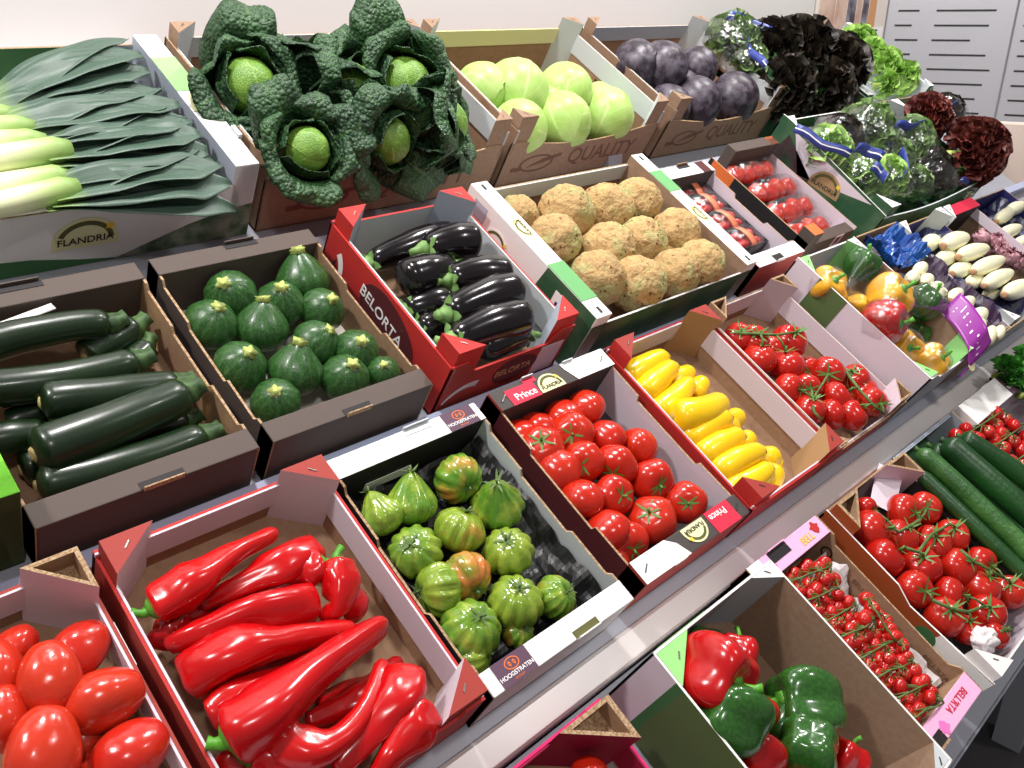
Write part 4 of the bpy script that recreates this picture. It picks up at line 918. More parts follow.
# aubergines: A stalk end, B blossom end
for i, (a, ha, b, hb, rp, bend, vis, ph) in enumerate([
 ((368, 264), 0.095, (441, 236), 0.105, 16, 0, 0, 'lying deepest along the back panel'),
 ((424, 250), 0.120, (481, 242), 0.125, 20, .004, 1, 'lying on top at the back right'),
 ((452, 267), 0.115, (384, 287), 0.120, 20, .0, 1, 'in the middle of the left half, stalk to the right'),
 ((447, 281), 0.125, (521, 274), 0.125, 20, .006, 1, 'in the middle of the right half, stalk to the left'),
 ((446, 316), 0.125, (520, 290), 0.125, 21, .006, 1, 'third from the back on the right, its stalk pale green'),
 ((388, 316), 0.090, (450, 303), 0.095, 18, 0, 0, 'half hidden at the left below the middle'),
 ((450, 342), 0.115, (528, 318), 0.115, 22, .004, 1, 'nearest the front on the left post'),
 ((534, 344), 0.095, (480, 353), 0.095, 15, 0, 1, 'low at the front right with its stalk beside the post'),
 ((412, 330), 0.085, (468, 322), 0.085, 18, 0, 0, 'hidden low beside the red left panel'),
 ((400, 247), 0.075, (470, 232), 0.085, 15, 0, 0, 'low behind the topmost one at the back'),
 ((470, 330), 0.070, (545, 318), 0.075, 17, 0, 0, 'deep by the right side panel'),
]):
    A, B = span(a, ha, b, hb); r = rp*depth((A+B)/2)/FPX; A, B = inside(A, .862, 1.145, .60, .95, r*.7), inside(B, .862, 1.145, .60, .95, r*.9); F, L = long_frame(A, B); r = rp*depth((A+B)/2)/FPX
    R = [r*cappro(t, .12, .16)*(.62+.38*min(1, t/.6)**.8) for t in ts]; P = pathpts(L, bend, .006, i, .002)
    rt = empty('aubergine', SF @ F, 'glossy black aubergine ' + ph, 'aubergine', 'aubergines in the red crate')
    MB().tube(P, R, 22, 0).build('body', m['egg'], rt)
    mb = MB(); sepals(mb, 5, r*.9, r*.34, -r*.35, 0, i, -.35); mb.tube([(0, 0, -.004), (0, 0, .006), (.003, .002, .016), (.008, .004, .026)], [r*.52, r*.34, r*.2, r*.24], 8)
    o = mb.build('calyx', m['eggcal'], rt); o.matrix_basis = zalign((-1, 0, .15), i, P[3] - Vector((.008, 0, 0)))

# celeriac
def cel_mesh(s):
    def fn(th, ph):
        d = Vector((sin(th)*cos(ph), sin(th)*sin(ph), cos(th)))
        r = 1 + .09*nz(d, 1.6, s) + .05*nz(d, 4, s) + .035*nz(d, 11, s) + .02*abs(nz(d, 24, s))
        r += .12*max(0, -cos(th)-.2)*nz(d, 7, s)*1.6
        return d*r*(1 if d.z < .9 else .97)
    mb = MB().blob(fn, 56, 36)
    return mb.mesh('celeriac_body', m['cel'])
CE = [cel_mesh(s) for s in range(4)]
def celroots(s):
    mb = MB(); rr = random.Random(s)
    for k in range(9):
        a, t = rr.uniform(0, 6.28), rr.uniform(2.2, 2.9); d = Vector((sin(t)*cos(a), sin(t)*sin(a), cos(t))); e = d*1.12 + Vector((rr.uniform(-.3, .3), rr.uniform(-.3, .3), rr.uniform(-.15, .2)))*.6
        mb.tube([d*.9, d*1.02, (d*1.04+e)/2, e], [.08, .06, .045, .02], 6)
    return mb.mesh('rootlets', m['cel'])
CR = [celroots(s) for s in range(3)]
rounds([
 (567, 213, 27, 562, 196, None, 'in the back row, left one'), (606, 210, 26, 606, 196, None, 'in the back row, middle one'), (637, 203, 23, 640, 190, None, 'in the back row, right one near the corner'),
 (555, 241, 26, 550, 226, None, 'beside the left ledge, middle row'), (608, 252, 27, 606, 238, None, 'in the centre of the pile'), (641, 244, 25, 640, 240, None, 'with tan rootlets showing, right of the centre'),
 (675, 234, 24, 676, 214, None, 'with a pointed crown, beside the right ledge'), (597, 279, 27, 596, 262, None, 'greenish, front left'), (642, 290, 27, 640, 272, None, 'in the front row, middle one'),
 (680, 279, 24, 682, 264, None, 'in the front row, second from the right'), (701, 267, 24, 703, 250, None, 'in the front right corner'), (518, 216, 20, 516, 206, .10, 'peeping out behind the left ledge'),
 (545, 268, 22, 545, 260, .07, 'hidden low behind the left ledge'), (662, 262, 24, 662, 262, .07, 'deep in the middle gap'),
], 'celeriac', CE, 'body', lambda i, s: [('rootlets', CR[i % 3])], 'knobbly beige celeriac', 'celeriac', 'celeriac in the wide white crate', .125, (1.236, 1.714, .575, .965), 1.06)

# yellow squash: A blossom end (lower left), B neck
for i, (a, ha, b, hb, rp, bend, ph) in enumerate([
 ((616, 386), .075, (665, 357), .08, 12, .004, 'first from the back, against the left panel'), ((632, 402), .08, (674, 367), .085, 12, .004, 'second from the back on top'),
 ((668, 387), .05, (690, 371), .05, 10, 0, 'short end between the second and third, behind'), ((649, 418), .075, (689, 382), .08, 12, -.004, 'third from the back with a thin neck'),
 ((662, 424), .10, (722, 401), .085, 15, -.010, 'fat one with its blossom end pointing left'), ((676, 448), .08, (728, 417), .085, 13, .003, 'fifth from the back'),
 ((690, 464), .08, (741, 436), .085, 13, .003, 'sixth from the back'), ((706, 480), .08, (761, 451), .085, 13, .003, 'seventh from the back'),
 ((722, 494), .07, (769, 468), .08, 13, -.006, 'nearest the front post, neck curved up'), ((766, 496), .06, (785, 479), .065, 12, 0, 'standing at the front right of the row'),
 ((690, 397), .055, (704, 381), .06, 10, 0, 'end showing behind the fat one'), ((722, 432), .05, (736, 424), .055, 10, 0, 'end showing behind the fifth'),
 ((738, 448), .055, (751, 436), .06, 10, 0, 'end showing behind the sixth'), ((758, 464), .055, (775, 455), .06, 12, 0, 'end showing behind the seventh'), ((700, 440), .03, (740, 415), .035, 12, 0, 'deep under the fifth'), ((740, 480), .03, (778, 462), .035, 12, 0, 'deep under the seventh'), ((645, 395), .03, (690, 385), .035, 12, 0, 'deep under the second'),
]):
    A, B = span(a, ha-.012, b, hb); A, B = inside(A, 1.222, 1.52, .15, .52, .004), inside(B, 1.222, 1.52, .15, .52, .018); F, L = long_frame(A, B); r = rp*1.2*depth((A+B)/2)/FPX
    R = [r*cappro(t, .13, .1)*(1-.34*max(0, t-.35)/.65) for t in ts]; P = pathpts(L, bend, .004, i, .002)
    rt = empty('yellow_squash', SF @ F, 'bright yellow squash, ' + ph, 'squash', 'yellow squash in the red edged crate')
    MB().tube(P, R, 16, 0).build('body', m['squash'], rt)
    e = P[-1]; MB().tube([e-Vector((.004, 0, 0)), e+Vector((.003, 0, 0)), e+Vector((.007, 0, .001))], [r*.42, r*.34, r*.36], 8).build('stem', m['sqstem'], rt)
    e = P[0]; MB().tube([e+Vector((.003, 0, 0)), e-Vector((.001, 0, 0)), e-Vector((.002, 0, 0))], [r*.34, r*.28, r*.1], 8).build('blossom_scar', m['sqtip'], rt)

# long red pointed peppers: path in pixels from stalk to tip
for i, (pp_, rp, ph, stem) in enumerate([
 ([((146, 611), .09), ((190, 585), .105), ((230, 556), .105), ((277, 532), .09)], 15, 'topmost along the back of the crate, stalk at the left', 1),
 ([((317, 549), .07), ((280, 566), .085), ((240, 586), .08), ((200, 606), .06)], 14, 'second from the back with a narrow tip', 0),
 ([((185, 622), .045), ((160, 635), .05), ((140, 640), .05)], 14, 'short dark stub under the topmost', 0),
 ([((300, 577), .06), ((240, 596), .05), ((185, 618), .05)], 13, 'in shadow beneath the second', 0),
 ([((316, 602), .07), ((260, 612), .085), ((200, 632), .09), ((147, 656), .07)], 17, 'third from the back, wide at its left end', 0),
 ([((172, 690), .065), ((230, 654), .095), ((290, 640), .095), ((354, 628), .07)], 19, 'big shiny one across the middle', 0),
 ([((188, 730), .07), ((240, 700), .08), ((290, 676), .08), ((328, 656), .06)], 14, 'orange tinged one under the large front one', 0),
 ([((228, 738), .10), ((265, 712), .115), ((330, 660), .11), ((384, 622), .08)], 22, 'largest one, stalk at the lower left', 1),
 ([((322, 565), .08), ((300, 572), .075), ((270, 586), .06)], 15, 'short one with its stalk beside the right panel', 1),
 ([((337, 563), .085), ((340, 585), .085), ((338, 606), .08), ((322, 618), .06)], 14, 'hooked one hanging down the right panel, stalk up', 1),
 ([((280, 726), .095), ((290, 744), .10), ((325, 748), .105), ((362, 715), .10), ((384, 660), .08)], 15, 'strongly curved one at the bottom, stalk bent left', 1),
 ([((408, 672), .08), ((396, 702), .09), ((365, 738), .09), ((335, 772), .08)], 17, 'second curved one nearer the right panel', 0),
 ([((424, 712), .08), ((414, 728), .085), ((390, 756), .085), ((370, 785), .07)], 17, 'blunt one in the front right corner', 0),
 ([((252, 760), .08), ((280, 764), .085), ((310, 775), .08), ((340, 790), .07)], 14, 'with a cut stalk at the bottom edge of the picture', 1),
 ([((222, 752), .06), ((240, 765), .06), ((260, 785), .05)], 12, 'small low one left of the cut stalk', 0),
 ([((385, 690), .05), ((350, 705), .055), ((305, 722), .06)], 14, 'dark gap filler between the large and curved ones', 0),
 ([((340, 610), .05), ((355, 600), .06), ((340, 590), .055)], 13, 'folded tip by the right panel', 0),
 ([((200, 690), .03), ((260, 670), .03), ((320, 640), .03)], 16, 'deep under the middle of the pile', 0),
 ([((320, 720), .03), ((370, 690), .03), ((400, 660), .03)], 16, 'deep under the curved ones', 0),
]):
    W_ = [inside(at(p[0][0], p[0][1], p[1]), .262, .562, .06, .52, .018) for p in pp_]; P = []
    def cr(t):
        k = t*(len(W_)-1); a = min(int(k), len(W_)-2); f = k-a
        p0, p1, p2, p3 = W_[max(a-1, 0)], W_[a], W_[a+1], W_[min(a+2, len(W_)-1)]
        return .5*((2*p1) + (p2-p0)*f + (2*p0-5*p1+4*p2-p3)*f*f + (3*p1-p0-3*p2+p3)*f**3)
    o0 = W_[len(W_)//2]; r = rp*1.3*depth(o0)/FPX
    tt = [0, .01, .03, .06, .1, .15, .2, .26, .32, .38, .44, .5, .56, .62, .68, .74, .8, .86, .91, .95, .98, .995, 1]
    P = [cr(t)-o0 for t in tt]; dd = random.uniform(0, 6)
    R = [r*cappro(t, .07, .06)*(.80+.26*sin(pi*min(1, t*1.5+.12)))*(1-.5*max(0, t-.4)/.6) for t in tt]
    rt = empty('red_pointed_pepper', SF @ Matrix.Translation(o0), 'long red pointed pepper, ' + ph, 'pepper', 'long red peppers in the crate')
    MB().tube(P, R, 22, 0, lambda t, a: 1+.09*cos(3*a+dd+t*2)+.20*nz((t*5+i*3, cos(a), sin(a)), 1.25, i)+.07*nz((t*14, cos(a)*1.6, sin(a)*1.6), 1, i)).build('body', m['redpep'], rt)
    if stem:
        d = (P[0]-P[3]).normalized(); mb = MB(); mb.tube([P[0]-d*.007, P[0]+d*.001, P[0]+d*.006], [r*.62, r*.56, r*.3], 12, 0, lambda t, a: 1+.12*cos(6*a))
        q = P[0]+d*.006; sd = Vector((d.y, -d.x, .4)); mb.tube([q-d*.004, q+d*.005, q+d*.011+sd*.004, q+d*.017+sd*.009], [r*.34, r*.24, r*.2, r*.24], 8); mb.build('stem', m['stemg'], rt)

# bell peppers
def bell_mesh(s, mat):
    def fn(th, ph):
        lb = 1 + .13*cos(4*ph+.5*sin(ph+s))*sin(th)**1.2 - .05*(1-cos(4*ph))*.5 + .06*nz((cos(ph), sin(ph), cos(th)), 1, s)
        t = cos(th); sr = sin(th)**.72
        z = t*(1.05 if t > 0 else 1.12) - .34*exp(-(th/.42)**2) + .22*exp(-((pi-th)/.45)**2)
        return (lb*sr*cos(ph)*(1+.06*t), lb*sr*sin(ph)*(1+.06*t), z*(1+.06*cos(4*ph)*sin(th)))
    return MB().blob(fn, 48, 30).mesh('bell_pepper_body', mat)
def bell_stem(s):
    mb = MB(); mb.tube([(0, 0, .62), (0, 0, .74), (.03, 0, .80)], [.34, .26, .13], 15, 0, lambda t, a: 1+.15*cos(5*a))
    mb.tube([(.02, 0, .74), (.05, 0, .95), (.12, .02, 1.12), (.25, .03, 1.26)], [.12, .10, .095, .13], 9); return mb.mesh('stem', m['stemg'])
BS = bell_stem(0); BRD = [bell_mesh(s, m['redbell']) for s in range(2)]; BGR = [bell_mesh(s+4, m['greenbell']) for s in range(2)]; BYL = [bell_mesh(s+8, m['yelbell']) for s in range(2)]
for i, (px, py, rp, ax, h, k, ph) in enumerate([
 (715, 674, 36, (748, 690), .105, 'r', 'big red bell pepper on top with a curved green stalk'),
 (748, 714, 26, (752, 702), .06, 'r', 'red bell pepper under the big one, its dimpled end facing up'),
 (738, 655, 20, (.5, .5, .3), .06, 'r', 'red bell pepper mostly hidden behind the big one'),
 (804, 704, 34, (-.7, .6, -.1), .06, 'g', 'green bell pepper lying along the brown right panel'),
 (706, 742, 34, (.55, -.8, -.3), .10, 'g', 'green bell pepper leaning on the left panel'),
 (808, 752, 30, (.1, -.5, -.9), .075, 'g', 'green bell pepper at the bottom with creased shoulders up'),
 (758, 755, 23, (.3, -.6, -.4), .07, 'r', 'red bell pepper between the two front green ones'),
 (845, 760, 20, (.4, .2, .3), .04, 'r', 'red bell pepper peeping out at the lower right'),
 (675, 683, 22, (.3, .8, .2), .05, 'g', 'dark green bell pepper in the back left corner'),
 (775, 722, 21, (.6, .2, 0), .035, 'g', 'green bell pepper low behind the bottom green one'),
 (700, 645, 20, (.3, .3, 0), .03, 'g', 'dark green bell pepper deep in the back of the crate'),
 (780, 790, 25, (.3, .3, .2), .04, 'r', 'red bell pepper low at the bottom edge of the picture'),
]):
    c, r = ball_at(px, py, rp*1.08, h-.0); c = inside(c, .825, 1.125, -.32, .036, r*.9); ax = on_ball(ax[0], ax[1], c, r) if len(ax) == 2 else ax; B_ = (BRD if k == 'r' else BGR)[i % 2]
    veg('bell_pepper', B_, 'body', [('stem', BS)], axis_place(c, ax, i*.7, r), ph, 'pepper', 'loose bell peppers in the tall crate')

# cabbages
def head_mesh(name, mat, s, wraps=5):
    """firm ball with overlapping leaf edges standing a little proud"""
    mb = MB()
    def leafshell(ax0, sp, rad, wid, k):
        T = zalign(ax0, sp).to_3x3()
        def g(u, v):
            a = (u-.5)*2*wid*(.35+.65*sin(pi*min(1, .12+v*.8))); b = -1.45 + 2.55*v
            d = Vector((sin(a)*cos(b), sin(b), cos(a)*cos(b)))
            ed = max(abs(u-.5)*2, v)
            rr = rad*(1 + .03*nz(d, 2, s+k) + .022*max(0, ed-.8)*5*(.4+nz((u*4, v*4, k), 1, s)) + .012*cos(abs(u-.5)*34-v*8)*(1-ed)*.4)
            return T @ (d*rr)
        mb.grid(g, 16, 16)
    mb.blob(lambda th, ph: Vector((sin(th)*cos(ph), sin(th)*sin(ph), cos(th)))*(.97+.03*nz((cos(ph), sin(ph), cos(th)), 1.5, s)), 28, 18)
    o = 0
    for i in range(len(mb.v)): mb.uv[i] = ((i % 28)/28*.35+.55, (i//28)/18)
    for k in range(wraps): leafshell((nz((k, s, 0), 1.3)*.9, nz((k, s, 5), 1.3)*.9, 1), k*2.4+s, .985+.012*k, 1.15, k)
    return mb.mesh(name, mat)
CB = [head_mesh('cabbage_head', m['cab'], s) for s in range(3)]; RC = [head_mesh('red_cabbage_head', m['redcab'], s+5) for s in range(3)]
rounds([
 (468, 92, 27, 470, 76, .09, 'at the back left, against the savoy crate'), (515, 93, 32, 515, 74, .095, 'largest one at the back in the middle'), (564, 93, 28, 566, 76, .09, 'at the back right under the tall post'),
 (524, 134, 28, 522, 120, .075, 'cut by the front edge on the left'), (570, 130, 29, 565, 115, .075, 'with a loose torn leaf, in the front middle'), (613, 123, 27, 613, 110, .075, 'in the front right corner'), (545, 112, 26, 545, 105, .05, 'deep between the rows'), (598, 104, 20, 598, 98, .04, 'deep against the right panel')],
 'cabbage', CB, 'head', lambda i, s: [], 'pale green cabbage', 'cabbage', 'pale green cabbages in the brown crate', .1, (1.485, 2.055, 1.142, 1.55), 1.02)
rounds([
 (622, 68, 26, 622, 55, .11, 'at the back left'), (661, 70, 27, 661, 55, .12, 'largest one at the back in the middle'), (697, 69, 21, 697, 60, .10, 'at the back right'),
 (668, 108, 23, 668, 98, .07, 'at the front left, half hidden by the crate post'), (701, 109, 26, 701, 98, .08, 'in the front middle'), (738, 103, 25, 736, 94, .08, 'in the front right corner'), (680, 92, 22, 680, 90, .05, 'deep between the rows')],
 'red_cabbage', RC, 'head', lambda i, s: [], 'dusky purple red cabbage', 'cabbage', 'red cabbages in the brown crate', .1, (2.115, 2.705, 1.142, 1.55), 1.0)
# ------------------------------------------------------------------ leafy things
def rosette(mb, n, R, s, t0=.1, flare=.6, ruffle=.12, rf=5, wid=.75, crinkle=.02, cf=14, nu=18, nv=18, lift=0, curl=0, mi=0, top=1.25):
    """n leaves rising from the root, hugging a ball of radius R, then opening outwards"""
    for k in range(n):
        ph0 = 2*pi*k/n*1.0 + .5*nz((k, s, 1), 1.7) + s; fl = flare*(.75+.6*nz((k, s, 3), 1.9)); tp = top*(1+.25*nz((k, s, 4), 1.3)); k_ = k
        def g(u, v):
            q = (u-.5)*2; th = -1.25 + v*(1.25+tp*.75)              # elevation on the ball
            w = wid*(.25+.75*sin(pi*min(.86, .1+.78*v)))
            a = ph0 + q*w
            f = max(0, v-.3)**1.5; rr = R*(1 + fl*f*1.6)
            e = .5+.5*cos(th*.9)
            d = Vector((cos(a)*cos(th), sin(a)*cos(th), sin(th)))
            out = Vector((cos(a), sin(a), .15))
            p = d*rr + out*(R*fl*f*.9*(1 - curl*abs(q))) + Vector((0, 0, R*lift*f))
            ed = max(abs(q)**2, max(0, v-.55)/.45)**1.4
            ru = ruffle*R*ed*(sin(rf*2*pi*(v*.8+abs(q)*.25)+k_*2+s) + .8*nz((u*rf*1.4, v*rf*1.4, k_), 1, s))
            nrm = (d*.8+out*.3).normalized()
            return p + nrm*(ru + crinkle*R*nz((p/R)*cf/6, 3, s+k_)) + Vector((0, 0, ru*.5))
        mb.grid(g, nu, nv, mi)
def savoy_leaf(mb, R, ph0, s, flare, wid, roll, nu=34, nv=34):
    """one broad blistered leaf hugging the heart, opening out and rolling back at its rim"""
    out = Vector((cos(ph0), sin(ph0), 0)); sd = Vector((-sin(ph0), cos(ph0), 0)); Z = Vector((0, 0, 1)); tw = nz((s, 1, 2), 1.3)*.6
    def g(u, v):
        q = (u-.5)*2; w = R*wid*(.35+.75*sin(pi*min(.8, .08+.72*v)))
        th = -1.3 + v*2.1; f = max(0, v-.35)
        c = out*(R*1.03*cos(th)*(1 if th < 0 else 1-.15*v) + R*flare*f*f*3.0) + Z*(R*1.0*sin(th) + R*.28*f*(1.3-flare*.5))
        wrap = (1-.55*f)
        p = c + sd*(w*q) - out*(R*.55*wrap*q*q*(1 if th < .9 else .6)) + Z*(R*.12*q*tw)
        ed = max(abs(q)**3, max(0, (v-.72)/.28)**1.6)
        p += out*(R*roll*.42*ed) - Z*(R*roll*.45*ed*ed)
        ru = R*.10*ed*sin(5*v+3.5*q+s*2.3) + R*.13*nz((q*1.2, v*1.8, s), 1, 4)
        bl = R*.035*(1-abs(nz((q*7, v*9, s), 1, 8)))*1.4 + R*.04*nz((q*12, v*15, s), 1, 3)
        nr = (out*.75 + Z*.45).normalized()
        return p + nr*(ru+bl) + Z*(ru*.4)
    mb.grid(g, nu, nv)
def plant(name, c, ax, spin, R, inner, outer, label, cat, group, mo, mi_=None, inner_mat=None):
    rt = empty(name, SF @ Matrix.Translation(c) @ zalign(ax, spin), label, cat, group)
    for i, kw in enumerate(outer):
        mb = MB(); rosette(mb, R=R, **kw); mb.build('outer_leaves', mo, rt)
    if inner: child('heart', inner, rt, Matrix.Scale(R*.97, 4))
    return rt
SVH = [head_mesh('savoy_heart', m['savoyh'], s+11, 3) for s in range(2)]
WS = SF.to_3x3().inverted() @ Vector((0, 0, 1))
# (px, py, radius px, axis x/v/h, height, leaf params)
for i, (px, py, rp, ax, h, n, fl, wd, ph) in enumerate([
 (248, 86, 34, (-.12, -.6, .75), .15, 8, .52, .85, 'with a pale heart framed by broad dark leaves, far left'),
 (350, 88, 31, (.45, -.5, .7), .16, 7, .75, .85, 'in the middle of the heap, its pale heart turned right'),
 (404, 84, 33, (-.2, -.7, .65), .165, 8, .66, .85, 'with tall leaves standing up behind, at the back right'),
 (306, 150, 29, (-.15, -.6, .75), .15, 8, .8, .9, 'low at the front left above the crate edge'),
 (442, 124, 32, (.6, -.5, .5), .145, 8, .85, .9, 'hanging over the front right corner of the crate'),
 (386, 140, 30, (.15, -.9, .4), .145, 7, .8, .85, 'in the front middle with folded dark leaves'),
 (312, 66, 29, (.3, .3, .8), .165, 7, .9, .9, 'at the back, turned away between two pale hearts'),
]):
    c, r = ball_at(px, py, rp, h); r *= .84
    rt = empty('savoy_cabbage', SF @ Matrix.Translation(c) @ zalign(ax, i*1.1), 'dark crinkled savoy cabbage ' + ph, 'cabbage', 'savoy cabbages heaped in the brown crate')
    wd *= 1.2
    for k in range(n):
        mb = MB(); savoy_leaf(mb, r*1.16, 2*pi*k/n + 1.1*nz((k, i, 2), 1.7), i*11+k*1.37, fl*(.45+1.1*abs(nz((k, i, 5), 1.9))*2), wd, .7+1.1*abs(nz((k, i, 7), 1.3))*1.6); mb.build('outer_leaf', m['savoy'], rt, solid=.0015)
    for k in range(3):
        mb = MB(); savoy_leaf(mb, r*1.02, 2*pi*k/3 + .9, i*7+k*2.1+50, fl*.25, wd*.95, .4, 26, 26); mb.build('outer_leaf', m['savoy'], rt, solid=.0015)
    child('heart', SVH[i % 2], rt, Matrix.Scale(r*.95, 4))
def frills(mb, count, R, L, amp, freq, seed, half=1.1, zmin=-.35, nu=12, nv=5, upright=.5, inner=.55):
    """a head built of many small ruffled fans set over a dome"""
    rr = random.Random(seed)
    for k in range(count):
        z = zmin + (1-zmin)*((k+.5)/count); a = k*2.39996 + rr.uniform(-.2, .2); q = sqrt(max(0, 1-z*z))
        n_ = Vector((q*cos(a), q*sin(a), z)); n2 = (n_ + Vector((rr.uniform(-.4, .4), rr.uniform(-.4, .4), upright+rr.uniform(-.2, .3)))).normalized()
        t_ = n2.cross(Vector((rr.uniform(-1, 1), rr.uniform(-1, 1), rr.uniform(-.3, .3)))).normalized(); b_ = n2.cross(t_); f0 = rr.uniform(0, 6); l = L*R*rr.uniform(.75, 1.25); fq = freq*rr.uniform(.8, 1.2); cu = rr.uniform(-.1, .5)
        base = n_*(R*inner)
        def g(u, v):
            th = (u-.5)*2*half; e_ = v**2
            return base + n2*(l*v*cos(th)) + t_*(l*v*sin(th)*1.15) + b_*(l*(cu*e_*.5 + amp*e_*sin(fq*th+f0) + amp*.5*e_*sin(fq*2.3*th+f0*2)))
        mb.grid(g, nu, nv)
def lettuce(items, name, mat, base, cat, group, layers, inner=None):
    for i, (px, py, rp, ax, h, ph) in enumerate(items):
        c, r = ball_at(px, py, rp, h); rt = empty(name, SF @ Matrix.Translation(c) @ zalign(ax, i*1.7), base + ' ' + ph, cat, group); mb = MB()
        for j, kw in enumerate(layers):
            kw = dict(kw); sc = kw.pop('sc', 1)
            if 'count' in kw: frills(mb, R=r*sc, seed=i*3+j+1, **kw)
            else: rosette(mb, R=r*sc, s=i*3+j, **kw)
        mb.build('leaves', mat, rt)
        MB().tube([(0, 0, -r*1.0), (0, 0, -r*.75), (0, 0, -r*.2)], [r*.22, r*.26, r*.12], 10).build('root_stub', m['stemw'], rt)
# dark lettuces, back row
lettuce([(772, 50, 20, (-.2, -.3, .9), .16, 'at the back with pointed leaf tips'), (802, 52, 22, (.1, -.3, .9), .18, 'tallest one in the middle'), (838, 66, 20, (.4, -.3, .8), .16, 'at the right beside the green lettuces'),
 (786, 88, 21, (-.1, -.8, .6), .13, 'lower left one hanging over the front'), (822, 92, 21, (.3, -.8, .5), .13, 'lower right one above the green crate')],
 'dark_lettuce', m['oak'], 'near-black brown lettuce', 'lettuce', 'dark lettuces in the back row', [dict(count=64, L=.95, amp=.22, freq=5, half=.8, nu=12, nv=7, upright=.6)])
lettuce([(858, 42, 13, (-.1, -.4, .8), .10, 'at the back left of the crate'), (872, 56, 13, (.2, -.4, .8), .10, 'in the middle of the crate'), (886, 66, 13, (.2, -.5, .8), .10, 'right of the middle'), (902, 78, 13, (.4, -.6, .7), .09, 'in the front right corner'), (884, 84, 11, (0, -.7, .6), .08, 'at the front left'), (862, 66, 11, (-.3, -.5, .7), .09, 'against the dark lettuces')],
 'green_lettuce', m['lett'], 'pale green lettuce', 'lettuce', 'pale green lettuces in the back row', [dict(count=46, L=.75, amp=.2, freq=4, half=1.2, nu=12, nv=6, upright=.5)])
# frilly red lettuces, middle row
lettuce([(971, 152, 30, (.4, -.6, .7), .22, 'with the largest frilly head, at the right end of the crate'), (926, 118, 21, (.2, -.5, .8), .22, 'smaller one behind the bags at the back')],
 'red_lettuce', m['lolla'], 'frilly brownish red lettuce', 'lettuce', 'frilly red lettuces', [dict(count=150, L=.5, amp=.24, freq=8, half=1.3, nu=18, nv=5, upright=.2, inner=.62)])
